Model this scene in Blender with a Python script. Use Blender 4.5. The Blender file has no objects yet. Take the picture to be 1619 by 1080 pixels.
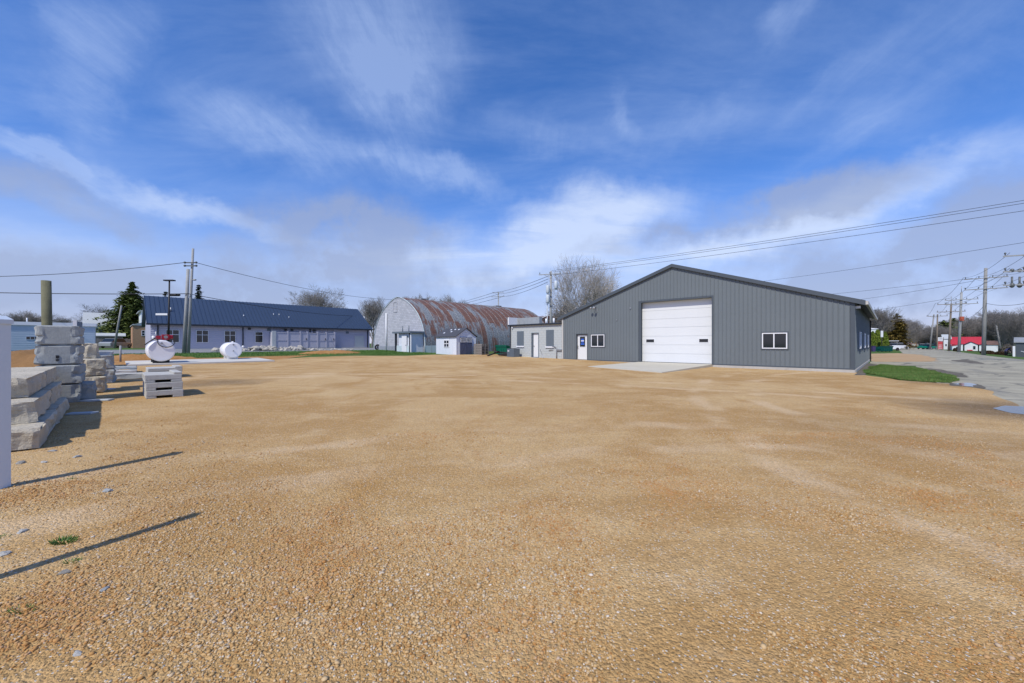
import bpy, bmesh, math, random
import numpy as np
from mathutils import Vector, noise
R = math.radians
random.seed(7)
sc = bpy.context.scene
col = sc.collection

# ------------------------------------------------------------------ camera
FPX, CX, HZ, CAMH = 615.0, 809.5, 543.0, 1.5
cd = bpy.data.cameras.new('camera'); cam = bpy.data.objects.new('camera', cd); col.objects.link(cam)
cd.sensor_width = 36; cd.lens = FPX / 1619 * 36; cd.shift_y = 3 / 1619
cd.clip_start = .05; cd.clip_end = 6000
cam.location = (0, 0, CAMH); cam.rotation_euler = (R(90), 0, 0)
sc.camera = cam

# ------------------------------------------------------------------ light
SUN_EL = R(50); SUN_DIR = Vector((-.50, -.866, 0)).normalized()
sun_vec = Vector((SUN_DIR.x * math.cos(SUN_EL), SUN_DIR.y * math.cos(SUN_EL), math.sin(SUN_EL)))
sd = bpy.data.lights.new('sun', 'SUN'); sd.energy = 3.6; sd.angle = R(.9); sd.color = (1, .94, .84)
so = bpy.data.objects.new('sun', sd); col.objects.link(so)
so.rotation_euler = sun_vec.to_track_quat('Z', 'Y').to_euler()
sc.view_settings.view_transform = 'Standard'; sc.view_settings.look = 'None'
sc.view_settings.exposure = 0.17; sc.view_settings.gamma = 1

# ------------------------------------------------------------------ node helper
class NT:
    def __init__(s, tree): s.t = tree; s.n = tree.nodes; s.l = tree.links
    def node(s, typ, **kw):
        n = s.n.new(typ)
        for k, v in kw.items():
            if k == 'inp':
                for a, b in v.items(): s.put(n.inputs[a], b)
            else: setattr(n, k, v)
        return n
    def put(s, sock, v):
        if isinstance(v, bpy.types.NodeSocket): s.l.new(v, sock)
        elif v is not None:
            if hasattr(sock.default_value, '__len__') and not hasattr(v, '__len__'): v = (v,) * len(sock.default_value)
            if sock.type == 'RGBA' and len(v) == 3: v = (*v, 1)
            sock.default_value = v
    def math(s, op, a, b=None, c=None, clamp=False):
        n = s.n.new('ShaderNodeMath'); n.operation = op; n.use_clamp = clamp
        for i, v in enumerate((a, b, c)):
            if v is not None: s.put(n.inputs[i], v)
        return n.outputs[0]
    def vmath(s, op, a, b=None, out=0):
        n = s.n.new('ShaderNodeVectorMath'); n.operation = op
        s.put(n.inputs[0], a)
        if b is not None: s.put(n.inputs[1], b)
        return n.outputs['Value'] if op in ('DOT_PRODUCT', 'LENGTH') else n.outputs[0]
    def mix(s, f, a, b, mode='MIX'):
        n = s.n.new('ShaderNodeMix'); n.data_type = 'RGBA'; n.blend_type = mode
        s.put(n.inputs[0], f); s.put(n.inputs[6], a); s.put(n.inputs[7], b); return n.outputs[2]
    def noise(s, vec, scale, detail=4, rough=.55, dist=0, out='Fac'):
        n = s.n.new('ShaderNodeTexNoise'); s.put(n.inputs['Vector'], vec)
        n.inputs['Scale'].default_value = scale; n.inputs['Detail'].default_value = detail
        n.inputs['Roughness'].default_value = rough; n.inputs['Distortion'].default_value = dist
        return n.outputs[out]
    def voro(s, vec, scale, out='Color', feat='F1', rnd=1):
        n = s.n.new('ShaderNodeTexVoronoi'); n.feature = feat; s.put(n.inputs['Vector'], vec)
        n.inputs['Scale'].default_value = scale; n.inputs['Randomness'].default_value = rnd
        return n.outputs[out]
    def ss(s, v, a, b):           # smoothstep a..b -> 0..1
        n = s.n.new('ShaderNodeMapRange'); n.interpolation_type = 'SMOOTHSTEP'
        s.put(n.inputs[0], v); n.inputs[1].default_value = a; n.inputs[2].default_value = b
        return n.outputs[0]
    def ramp(s, v, stops):
        n = s.n.new('ShaderNodeValToRGB'); s.put(n.inputs[0], v); e = n.color_ramp.elements
        while len(e) < len(stops): e.new(.5)
        for i, (p, c) in enumerate(stops): e[i].position = p; e[i].color = (*c, 1)
        return n.outputs[0]
    def scale(s, vec, sx, sy, sz, rot=0):
        n = s.n.new('ShaderNodeMapping'); s.put(n.inputs[0], vec); n.inputs['Scale'].default_value = (sx, sy, sz)
        n.inputs['Rotation'].default_value = (0, 0, rot); return n.outputs[0]

# ------------------------------------------------------------------ sky
w = bpy.data.worlds.new('World'); sc.world = w; w.use_nodes = True
N = NT(w.node_tree); N.n.clear()
tc = N.n.new('ShaderNodeTexCoord'); D = tc.outputs['Generated']
sky = N.node('ShaderNodeTexSky', sky_type='NISHITA'); sky.sun_disc = False
sky.sun_elevation = SUN_EL; sky.sun_rotation = math.atan2(SUN_DIR.x, SUN_DIR.y)
sky.altitude = 200; sky.air_density = 1.0; sky.dust_density = .3; sky.ozone_density = 4.0
hs = N.node('ShaderNodeHueSaturation', inp={'Saturation': 1.28, 'Value': 1.18, 'Color': sky.outputs[0]})
skyc = N.vmath('MULTIPLY', hs.outputs[0], (1.55, 1.16, 1.36))
sx = N.node('ShaderNodeSeparateXYZ', inp={0: D})
zc = N.math('MAXIMUM', sx.outputs[2], .0)
inv = N.math('DIVIDE', 1, N.math('ADD', zc, .12))
plane = N.node('ShaderNodeCombineXYZ', inp={0: N.math('MULTIPLY', sx.outputs[0], inv), 1: N.math('MULTIPLY', sx.outputs[1], inv), 2: 0}).outputs[0]
wn = N.noise(D, 3.2, 5, .6, 0, 'Color')
wD = N.vmath('ADD', D, N.vmath('MULTIPLY', N.vmath('SUBTRACT', wn, (.5, .5, .5)), (.20, .20, .14)))
wn2 = N.noise(D, 9, 5, .65, 0, 'Color')
wD = N.vmath('ADD', wD, N.vmath('MULTIPLY', N.vmath('SUBTRACT', wn2, (.5, .5, .5)), (.11, .11, .07)))
def blob(px, py, sxp, syp, rot=0, soft=1.0):
    """a cloud fixed to a compass bearing and height, with its angular half sizes"""
    c = Vector(((px - CX) / FPX, 1, (HZ - py) / FPX)); L = c.length; c.normalize()
    right = Vector((c.y, -c.x, 0)).normalized(); up = right.cross(c)
    t1 = right * math.cos(rot) + up * math.sin(rot); t2 = -right * math.sin(rot) + up * math.cos(rot)
    ax, ay = sxp / FPX / L, syp / FPX / L
    a = N.vmath('DOT_PRODUCT', wD, tuple(t1 / ax)); b = N.vmath('DOT_PRODUCT', wD, tuple(t2 / ay))
    d = N.math('ADD', N.math('MULTIPLY', a, a), N.math('MULTIPLY', b, b))
    f = N.math('SUBTRACT', 1, N.math('SQRT', d), clamp=True)
    f = N.ss(f, 0, soft)
    return N.math('MULTIPLY', f, N.math('GREATER_THAN', N.vmath('DOT_PRODUCT', D, tuple(c)), 0))
def summ(lst):
    o = None
    for amp, bl in lst:
        v = N.math('MULTIPLY', bl, amp); o = v if o is None else N.math('ADD', o, v)
    return o
fib = N.noise(N.scale(plane, 2.4, .9, 1, R(35)), 1.8, 12, .66, .5)       # fibrous cirrus
fib2 = N.noise(N.scale(plane, .8, 1.9, 1, R(-15)), 1.3, 12, .64, .4)
fibm = N.math('MULTIPLY', N.ss(fib, .3, .8), 1.0)
cir = summ([(.7, blob(150, 60, 60, 130, R(-18))), (.65, blob(120, 170, 60, 90, R(-10))), (.95, blob(45, 232, 95, 22, R(-20), .7)), (.6, blob(80, 300, 130, 34, R(-6))),
            (.95, blob(600, 60, 190, 170, R(-20))), (.75, blob(640, 170, 130, 90, R(-30))), (.6, blob(500, 230, 260, 60, R(-12))), (.85, blob(690, 275, 180, 34, R(-12), .8)), (.5, blob(420, 180, 160, 50, R(-12))),
            (.95, blob(300, 318, 200, 30, R(-10), .8)), (.4, blob(1090, 190, 150, 45, R(8))), (.45, blob(1330, 120, 200, 45, R(24))), (.45, blob(1380, 190, 220, 40, R(18))), (.3, blob(1480, 70, 240, 50, R(25))),
            (.5, blob(985, 175, 26, 60, R(25))), (.4, blob(860, 210, 170, 50, R(-6))), (.45, blob(1230, 30, 60, 40, R(40))), (.5, blob(300, 430, 500, 60))])
fine = N.ss(N.noise(N.scale(plane, 6.5, 1.6, 1, R(42)), 2.4, 10, .7, .4), .3, .75)
cirv = N.math('MULTIPLY', cir, N.math('ADD', .32, N.math('ADD', N.math('MULTIPLY', fibm, .7), N.math('MULTIPLY', fine, .35))))
base_c = N.math('MULTIPLY', N.ss(fib2, .3, .8), .5)
cirv = N.math('ADD', cirv, base_c, clamp=True)
wht = summ([(1.15, blob(930, 350, 190, 75, R(8), .7)), (.8, blob(800, 400, 300, 60, 0)), (.95, blob(1330, 330, 280, 50, R(14), .8)), (.75, blob(340, 325, 200, 30, R(-10))),
            (.6, blob(640, 420, 260, 60)), (.7, blob(1150, 400, 300, 40)), (.45, blob(110, 420, 260, 60)), (.45, blob(960, 440, 500, 80))])
whv = N.math('MULTIPLY', wht, N.math('ADD', .55, N.math('MULTIPLY', N.ss(fib2, .3, .7), .5)), clamp=True)
gry = summ([(1.25, blob(560, 362, 190, 68, R(-4), .65)), (.9, blob(110, 310, 190, 50, R(-10), .6)), (1.35, blob(1225, 332, 215, 52, R(8), .6)),
            (1.1, blob(1590, 340, 200, 90, R(20), .7)), (1.1, blob(1450, 415, 340, 80, 0, .7)), (.7, blob(430, 410, 200, 45, 0, .6)), (.6, blob(990, 385, 110, 26, R(6), .6)),
            (.8, blob(150, 440, 420, 60, 0, .7)), (.85, blob(700, 455, 600, 55, 0, .7)), (.9, blob(1400, 480, 500, 60, 0, .7)), (.75, blob(300, 500, 600, 50, 0, .7))])
gn = N.noise(D, 6, 9, .6)
gryv = N.math('MULTIPLY', gry, N.math('ADD', .25, N.math('MULTIPLY', N.ss(gn, .34, .62), .8)), clamp=True)
low = N.math('SUBTRACT', 1, N.ss(sx.outputs[2], .0, .34))               # pale band of far cloud above the horizon
SK = 0.1
c0 = N.mix(N.math('MULTIPLY', low, .72), skyc, tuple(v / SK for v in (.40, .51, .76)))
c1 = N.mix(N.math('MULTIPLY', cirv, .50), c0, tuple(v / SK for v in (.43, .56, .86)))
c2 = N.mix(N.math('MULTIPLY', whv, .82), c1, tuple(v / SK for v in (.60, .70, .91)))
c3 = N.mix(N.math('MULTIPLY', gryv, .70), c2, tuple(v / SK for v in (.31, .375, .555)))
bg = N.node('ShaderNodeBackground', inp={'Color': c3, 'Strength': SK})
wo = N.n.new('ShaderNodeOutputWorld'); N.l.new(bg.outputs[0], wo.inputs[0])

# ------------------------------------------------------------------ terrain: all levels come from g(x, y)
B = Vector((.6983, .7158, 0)); U = Vector((-.7158, .6983, 0)); UP = Vector((0, 0, 1))
def g(x, y):
    s = -.6 * x + .8 * y; q = .7158 * x - .6983 * y
    return .0155 * (min(max(s, 11), 59.4) - 11) - .1 * (min(max(q, 8), 17) - 8)
def G(px, py, h=0.0):
    """ground point on a bearing and a dip below the horizon"""
    Y = 20.0
    for _ in range(40):
        Y = .5 * Y + .5 * max(1.0, (CAMH - g((px - CX) / FPX * Y, Y) - h) * FPX / (py - HZ))
    return Vector(((px - CX) / FPX * Y, Y, 0))
def at(px, Y, dz=0):
    x = (px - CX) / FPX * Y
    return Vector((x, Y, g(x, Y) + dz))
def pq(p, q): return Vector((.6983 * p + .7158 * q, .7158 * p - .6983 * q, 0))
def HT(py, Y): return CAMH + (HZ - py) / FPX * Y

# ------------------------------------------------------------------ mesh builder
class Fr:
    def __init__(s, o, u=Vector((1, 0, 0)), n=Vector((0, -1, 0)), w=UP): s.o = Vector(o); s.u = Vector(u); s.n = Vector(n); s.w = Vector(w)
    def p(s, a, b, c): return s.o + s.u * a + s.n * b + s.w * c
W0 = Fr((0, 0, 0), (1, 0, 0), (0, 1, 0))
class MB:
    def __init__(s): s.v = []; s.f = []; s.sm = []; s.uv = None
    def quad(s, a, b, c, d): i = len(s.v); s.v += [a, b, c, d]; s.f.append((i, i + 1, i + 2, i + 3)); s.sm.append(False)
    def poly(s, pts): i = len(s.v); s.v += list(pts); s.f.append(tuple(range(i, i + len(pts)))); s.sm.append(False)
    def box(s, a0, a1, b0, b1, c0, c1, fr=W0):
        i = len(s.v)
        for c in (c0, c1):
            for (a, b) in ((a0, b0), (a1, b0), (a1, b1), (a0, b1)): s.v.append(fr.p(a, b, c))
        for f in ((0, 3, 2, 1), (4, 5, 6, 7), (0, 1, 5, 4), (1, 2, 6, 5), (2, 3, 7, 6), (3, 0, 4, 7)): s.f.append(tuple(i + k for k in f)); s.sm.append(False)
        return s
    def prism(s, prof, t0, t1, fn):          # prof: list of 2-D points, fn(x, y, t) -> point
        n = len(prof); i = len(s.v)
        for t in (t0, t1):
            for (x, y) in prof: s.v.append(fn(x, y, t))
        for k in range(n): s.f.append((i + k, i + (k + 1) % n, i + n + (k + 1) % n, i + n + k)); s.sm.append(False)
        s.f.append(tuple(i + k for k in range(n))[::-1]); s.f.append(tuple(i + n + k for k in range(n))); s.sm += [False, False]
        return s
    def tube(s, pts, rad, n=8, cap=True, smooth=True):
        pts = [Vector(p) for p in pts]; m = len(pts)
        if not hasattr(rad, '__len__'): rad = [rad] * m
        base = len(s.v); ref = None
        for k, p in enumerate(pts):
            d = (pts[min(k + 1, m - 1)] - pts[max(k - 1, 0)])
            if d.length < 1e-9: d = Vector((0, 0, 1))
            d.normalize()
            if ref is None: ref = d.orthogonal().normalized()
            ref = (ref - d * ref.dot(d))
            ref = ref.normalized() if ref.length > 1e-6 else d.orthogonal().normalized()
            e = d.cross(ref)
            for j in range(n):
                a = 2 * math.pi * j / n; s.v.append(p + (ref * math.cos(a) + e * math.sin(a)) * rad[k])
        for k in range(m - 1):
            for j in range(n):
                s.f.append((base + k * n + j, base + k * n + (j + 1) % n, base + (k + 1) * n + (j + 1) % n, base + (k + 1) * n + j)); s.sm.append(smooth)
        if cap:
            s.f.append(tuple(base + j for j in range(n))[::-1]); s.f.append(tuple(base + (m - 1) * n + j for j in range(n))); s.sm += [False, False]
        return s
    def ball(s, c, rx, ry, rz, n=10, m=7):
        c = Vector(c); i = len(s.v)
        for a in range(m + 1):
            th = math.pi * a / m
            for b in range(n):
                ph = 2 * math.pi * b / n
                s.v.append(c + Vector((rx * math.sin(th) * math.cos(ph), ry * math.sin(th) * math.sin(ph), rz * math.cos(th))))
        for a in range(m):
            for b in range(n): s.f.append((i + a * n + b, i + (a + 1) * n + b, i + (a + 1) * n + (b + 1) % n, i + a * n + (b + 1) % n)); s.sm.append(True)
        return s
ORG = {}
def link_mesh(name, me, m, parent=None, loc=None):
    o = bpy.data.objects.new(name, me); col.objects.link(o)
    if m: me.materials.append(m)
    if parent is not None: o.parent = parent; ORG[o.name] = ORG[parent.name]
    else: ORG[o.name] = Vector(loc) if loc is not None else Vector((0, 0, 0)); o.location = ORG[o.name]
    return o
def obj(name, mb, m, parent=None, loc=None):
    org = ORG[parent.name] if parent is not None else (Vector(loc) if loc is not None else Vector((0, 0, 0)))
    me = bpy.data.meshes.new(name)
    me.from_pydata([tuple(Vector(v) - org) for v in mb.v], [], mb.f)
    me.polygons.foreach_set('use_smooth', mb.sm)
    bm = bmesh.new(); bm.from_mesh(me); bmesh.ops.recalc_face_normals(bm, faces=bm.faces); bm.to_mesh(me); bm.free()
    me.update()
    return link_mesh(name, me, m, parent, org)
def tag(o, label=None, cat=None, group=None, kind=None):
    if label: o['label'] = label
    if cat: o['category'] = cat
    if group: o['group'] = group
    if kind: o['kind'] = kind
    return o
def thing(name, loc, label, cat, group=None):
    o = bpy.data.objects.new(name, None); col.objects.link(o); o.location = loc; o.empty_display_size = .3
    ORG[o.name] = Vector(loc); return tag(o, label, cat, group)
def copy_tree(o, loc=None, rz=None, sc_=None, label=None, parent=None):
    c = o.copy(); col.objects.link(c)
    if parent is not None: c.parent = parent
    for ch in list(o.children): copy_tree(ch, parent=c)
    if loc is not None: c.location = loc
    if rz is not None: c.rotation_euler = (0, 0, rz)
    if sc_ is not None: c.scale = sc_
    if label: c['label'] = label
    return c

# ------------------------------------------------------------------ materials
M = {}
def mk(name):
    m = bpy.data.materials.new(name); m.use_nodes = True; n = NT(m.node_tree)
    p = m.node_tree.nodes['Principled BSDF']; M[name] = m
    return m, n, p
def basic(name, c, rough=.7, var=.12, sc1=3, var2=.1, sc2=.5, bump=.0, bs=30, metal=0, spec=.4, dirt=None, dirt_amt=.35):
    m, n, p = mk(name)
    co = n.n.new('ShaderNodeTexCoord').outputs['Object']
    a = n.noise(co, sc1, 6, .6); b = n.noise(co, sc2, 4, .5)
    f = n.math('ADD', n.math('MULTIPLY', n.math('SUBTRACT', a, .5), var * 3), n.math('MULTIPLY', n.math('SUBTRACT', b, .5), var2 * 3))
    f = n.math('ADD', f, 1)
    cc = n.vmath('MULTIPLY', c, n.node('ShaderNodeCombineXYZ', inp={0: f, 1: f, 2: f}).outputs[0])
    if dirt:
        dm = n.ss(n.noise(co, sc2 * 3.1, 7, .68), .5, .75)
        cc = n.mix(n.math('MULTIPLY', dm, dirt_amt), cc, dirt)
    n.put(p.inputs['Base Color'], cc)
    p.inputs['Roughness'].default_value = rough; p.inputs['Metallic'].default_value = metal
    p.inputs['Specular IOR Level'].default_value = spec
    if bump:
        bn = n.n.new('ShaderNodeBump'); bn.inputs['Strength'].default_value = min(1, bump); bn.inputs['Distance'].default_value = .02
        n.put(bn.inputs['Height'], n.noise(co, bs, 5, .6)); n.put(p.inputs['Normal'], bn.outputs[0])
    return m
basic('steel_grey', (.142, .165, .178), .5, .03, 5, .05, .5, .03, 4, spec=.25)
basic('steel_dark', (.07, .085, .10), .45, .04, 3, .03, spec=.4)
basic('white_paint', (.70, .72, .74), .45, .02, 5, .03, .8, spec=.4)
basic('door_white', (.66, .68, .68), .42, .015, 4, .025, .6, .02, 3, spec=.4)
basic('glass_dark', (.012, .016, .02), .06, .1, 3, .1, spec=.6)
basic('screen_dark', (.03, .03, .035), .5, .1, 3, .1)
basic('concrete', (.42, .41, .38), .9, .07, 9, .09, .7, .35, 60, dirt=(.28, .25, .2), dirt_amt=.5)
basic('apron_concrete', (.50, .47, .38), .85, .03, 12, .06, .5, .2, 80, dirt=(.42, .34, .22), dirt_amt=.35)
basic('block_paint', (.48, .475, .45), .85, .03, 6, .04, .6, .25, 25, dirt=(.36, .35, .32))
basic('board_grey', (.12, .15, .18), .6, .05, 4, .05)
basic('roof_grey', (.27, .29, .30), .6, .12, 4, .15, .7, .1, 10, dirt=(.12, .11, .10), dirt_amt=.6)
basic('shingle_dark', (.06, .065, .08), .9, .25, 14, .1, .8, .5, 40)
basic('blue_roof', (.04, .062, .105), .38, .03, 3, .06, .3, spec=.5, metal=.1)
basic('navy_trim', (.02, .025, .035), .5, .05)
basic('lav_siding', (.42, .42, .50), .6, .015, 5, .03, .3)
basic('lav_fence', (.40, .40, .46), .6, .02, 5, .04, .5)
basic('shed_white', (.62, .66, .72), .6, .02, 6, .03, .8)
basic('shed_door', (.07, .085, .14), .6, .08)
basic('pole_wood', (.25, .25, .24), .9, .16, 2, .14, .4, .5, 20)
basic('pole_brown', (.20, .165, .13), .9, .16, 2, .14, .4, .5, 20)
basic('pole_grey', (.29, .30, .30), .85, .2, 2.2, .14, .5, .6, 16)
basic('post_green', (.14, .14, .085), .9, .22, 6, .15, 1.2, .7, 30)
basic('vinyl', (.60, .67, .73), .35, .02, 3, .02, spec=.5)
basic('black', (.012, .012, .014), .5, .1)
basic('black_rubber', (.02, .02, .022), .7, .1)
basic('tank_white', (.78, .78, .80), .4, .02, 3, .03, .7, dirt=(.55, .5, .45), dirt_amt=.12)
basic('red_pump', (.35, .012, .03), .45, .1)
basic('metal_grey', (.32, .33, .34), .45, .1, metal=.5)
basic('dumpster_green', (.0, .10, .065), .55, .1, 3, .15)
basic('dumpster_teal', (.0, .07, .06), .55, .1, 3, .15)
basic('stone_tan', (.47, .43, .34), .92, .16, 7, .22, 1.3, 1.0, 22, dirt=(.22, .155, .085), dirt_amt=.6)
basic('stone_grey', (.32, .34, .335), .92, .12, 9, .16, 1.3, .4, 26, dirt=(.2, .2, .19), dirt_amt=.5)
basic('stone_pale', (.42, .42, .395), .9, .08, 9, .1, 1.2, .5, 30, dirt=(.33, .32, .3), dirt_amt=.4)
basic('riprap', (.40, .38, .33), .9, .15, 5, .2, 1, .8, 20)
basic('dirt', (.23, .125, .045), .95, .2, 7, .2, .8, 1.0, 25)
basic('brick', (.30, .15, .075), .9, .1, 4, .08)
basic('brick_red', (.14, .04, .035), .9, .1, 4, .08)
basic('house_white', (.62, .66, .66), .7, .03, 4, .03)
basic('trailer_white', (.40, .48, .56), .6, .04, 3, .08, .5, dirt=(.28, .36, .42), dirt_amt=.3)
basic('trailer_roof', (.68, .70, .72), .6, .04)
basic('container_blue', (.20, .26, .33), .6, .04, 3, .06)
basic('roof_pale', (.42, .45, .45), .8, .08)
basic('roof_red', (.42, .03, .045), .5, .06)
basic('roof_brown', (.15, .09, .07), .9, .1)
basic('sign_red', (.45, .06, .06), .5, .15, 6)
basic('purple', (.05, .035, .12), .6, .1)
basic('clothes_navy', (.03, .035, .11), .85, .2, 10)
basic('clothes_dark', (.03, .03, .04), .85, .1)
basic('skin', (.42, .24, .17), .6, .05)
basic('yellow_bag', (.55, .60, .18), .6, .1)
basic('fence_wood', (.20, .19, .18), .9, .2, 5, .2)
basic('barkm', (.21, .195, .175), .9, .2, 3, .15, .6)
basic('bark_light', (.33, .30, .26), .9, .2, 3, .15, .6)
basic('wire', (.02, .022, .025), .6, .1)
basic('insulator', (.10, .11, .11), .4, .1)
basic('transformer', (.50, .55, .58), .5, .05)
basic('paver', (.42, .45, .46), .9, .1, 8, .1)
basic('car_green', (.0, .18, .12), .3, .05)
basic('car_grey', (.30, .32, .33), .3, .05)
basic('car_dark', (.02, .02, .025), .3, .05)
basic('orange', (.45, .10, .05), .6, .1)
basic('logo_blue', (.03, .12, .55), .5, .1)
basic('galv_pale', (.5, .6, .62), .6, .08, 4, .1)

def leafm(name, c1, c2, sss=.2):
    m, n, p = mk(name)
    ge = n.n.new('ShaderNodeNewGeometry').outputs['Random Per Island']
    co = n.n.new('ShaderNodeTexCoord').outputs['Object']
    f = n.math('ADD', n.math('MULTIPLY', ge, .6), n.math('MULTIPLY', n.ss(n.noise(co, .9, 3), .3, .7), .5), clamp=True)
    n.put(p.inputs['Base Color'], n.mix(f, c1, c2)); p.inputs['Roughness'].default_value = .7
    p.inputs['Specular IOR Level'].default_value = .2
    return m
leafm('needles', (.075, .11, .03), (.20, .24, .075))
leafm('needles_far', (.05, .07, .05), (.10, .13, .10))
leafm('arbor', (.07, .12, .015), (.17, .22, .03))
leafm('rust_ever', (.09, .085, .025), (.24, .17, .045))
leafm('hedge_brown', (.03, .025, .012), (.09, .05, .03))
leafm('brush', (.10, .085, .07), (.20, .18, .15))
leafm('blade', (.045, .12, .02), (.14, .24, .06))
leafm('blade_dry', (.10, .12, .03), (.22, .20, .08))

def gravel_mat():
    m, n, p = mk('gravel')
    co = n.n.new('ShaderNodeTexCoord').outputs['Object']
    flat = n.vmath('MULTIPLY', co, (1, 1, 0))
    big = n.noise(flat, .22, 6, .62, .8)
    st = n.noise(n.scale(flat, .45, 1.1, 1, R(-24)), 1.0, 9, .68, .35)     # long dragged streaks
    st2 = n.noise(n.scale(flat, 1.0, .45, 1, R(14)), 1.2, 8, .68, .3)
    med = n.noise(flat, 1.3, 7, .66)
    v1 = n.voro(flat, 60); v2 = n.voro(flat, 130)
    s1 = n.node('ShaderNodeSeparateColor', inp={0: v1}); s2 = n.node('ShaderNodeSeparateColor', inp={0: v2})
    c = n.mix(n.ss(big, .40, .60), (.44, .270, .105), (.54, .365, .17))
    c = n.mix(n.math('MULTIPLY', n.ss(st, .47, .68), .6), c, (.62, .44, .22))
    c = n.mix(n.math('MULTIPLY', n.ss(st2, .50, .68), .65), c, (.42, .24, .08))
    c = n.mix(n.math('MULTIPLY', n.ss(med, .52, .72), .5), c, (.60, .44, .25))
    wob = n.math('MULTIPLY', n.math('SUBTRACT', n.noise(flat, .35, 4), .5), 1.6)
    for (cx_, cy_, r_, k_) in ((-6, -6, 22.0, .75), (-6, -6, 23.7, .75), (26, 2, 21.0, .7), (26, 2, 22.7, .7), (-14, 40, 24, .65), (-14, 40, 25.7, .65), (4, -9, 14.5, .6), (4, -9, 16.1, .6)):
        d = n.math('ADD', n.vmath('LENGTH', n.vmath('SUBTRACT', flat, (cx_, cy_, 0))), wob)
        tr_ = n.math('SUBTRACT', 1, n.ss(n.math('ABSOLUTE', n.math('SUBTRACT', d, r_)), .10, .34))
        c = n.mix(n.math('MULTIPLY', n.math('MULTIPLY', tr_, k_), n.ss(n.noise(flat, .5, 3), .42, .6)), c, (.63, .46, .27))
    # damp darker ground near the road edge and by the stacks
    def spot(x, y, r1, r2):
        d = n.vmath('LENGTH', n.vmath('SUBTRACT', n.vmath('ADD', flat, n.vmath('MULTIPLY', n.vmath('SUBTRACT', n.noise(flat, .8, 5, .6, 0, 'Color'), (.5, .5, .5)), (2.4, 2.4, 0))), (x, y, 0)))
        return n.math('SUBTRACT', 1, n.ss(d, r1, r2))
    for (px_, py_, a, b, k) in ((1600, 652, .2, 2.6, .75), (1619, 645, .5, 3.0, .5), (1505, 607, .3, 2.0, .5), (350, 606, .3, 2.0, .6), (1450, 690, .3, 3.0, .2)):
        q = G(px_, py_); c = n.mix(n.math('MULTIPLY', spot(q.x, q.y, a, b), k), c, (.15, .105, .06))
    f = n.math('ADD', .76, n.math('MULTIPLY', s1.outputs[0], .36)); f = n.math('ADD', f, n.math('MULTIPLY', n.math('SUBTRACT', s2.outputs[1], .5), .22))
    c = n.vmath('MULTIPLY', c, n.node('ShaderNodeCombineXYZ', inp={0: f, 1: f, 2: f}).outputs[0])
    c = n.mix(n.math('GREATER_THAN', s2.outputs[2], .97), c, (.60, .55, .46))
    n.put(p.inputs['Base Color'], c); p.inputs['Roughness'].default_value = .95; p.inputs['Specular IOR Level'].default_value = .15
    h = n.math('ADD', n.math('MULTIPLY', n.voro(flat, 60, 'Distance'), -1.0), n.math('MULTIPLY', n.voro(flat, 130, 'Distance'), -.5))
    h = n.math('ADD', h, n.math('MULTIPLY', med, 2.5)); h = n.math('ADD', h, n.math('MULTIPLY', st, 2.0))
    bn = n.n.new('ShaderNodeBump'); bn.inputs['Strength'].default_value = .9; bn.inputs['Distance'].default_value = .011
    n.put(bn.inputs['Height'], h); n.put(p.inputs['Normal'], bn.outputs[0])
gravel_mat()
def pebble_mat():
    m, n, p = mk('pebble')
    r = n.n.new('ShaderNodeNewGeometry').outputs['Random Per Island']
    c = n.ramp(r, [(0, (.33, .16, .05)), (.22, (.43, .26, .10)), (.5, (.49, .325, .145)), (.78, (.55, .41, .235)), (.97, (.47, .40, .30)), (1, (.68, .62, .52))])
    co = n.n.new('ShaderNodeTexCoord').outputs['Object']
    c = n.mix(n.math('MULTIPLY', n.ss(n.noise(co, .9, 5, .65), .46, .62), .65), c, (.42, .20, .06))
    n.put(p.inputs['Base Color'], c); p.inputs['Roughness'].default_value = .9; p.inputs['Specular IOR Level'].default_value = .2
pebble_mat()
def ground_mat(name, stops, s1=.25, s2=6, bump=.6):
    m, n, p = mk(name)
    co = n.vmath('MULTIPLY', n.n.new('ShaderNodeTexCoord').outputs['Object'], (1, 1, 0))
    a = n.noise(co, s1, 8, .65); b = n.noise(co, s2, 6, .7)
    f = n.math('ADD', n.math('MULTIPLY', a, .6), n.math('MULTIPLY', b, .4))
    n.put(p.inputs['Base Color'], n.ramp(f, stops)); p.inputs['Roughness'].default_value = .95; p.inputs['Specular IOR Level'].default_value = .1
    bn = n.n.new('ShaderNodeBump'); bn.inputs['Strength'].default_value = bump; bn.inputs['Distance'].default_value = .04
    n.put(bn.inputs['Height'], b); n.put(p.inputs['Normal'], bn.outputs[0])
ground_mat('lawn', [(.3, (.20, .16, .08)), (.42, (.08, .12, .035)), (.6, (.06, .13, .028)), (.75, (.11, .17, .05))])
ground_mat('grass_green', [(.3, (.12, .10, .04)), (.48, (.05, .115, .022)), (.8, (.09, .16, .04))], 1.2, 25)
ground_mat('dirt_bare', [(.3, (.22, .11, .04)), (.5, (.36, .19, .07)), (.7, (.42, .27, .13))], .8, 10)
ground_mat('far_gravel', [(.3, (.30, .20, .11)), (.5, (.42, .29, .16)), (.75, (.38, .32, .24))], .3, 8)
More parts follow.
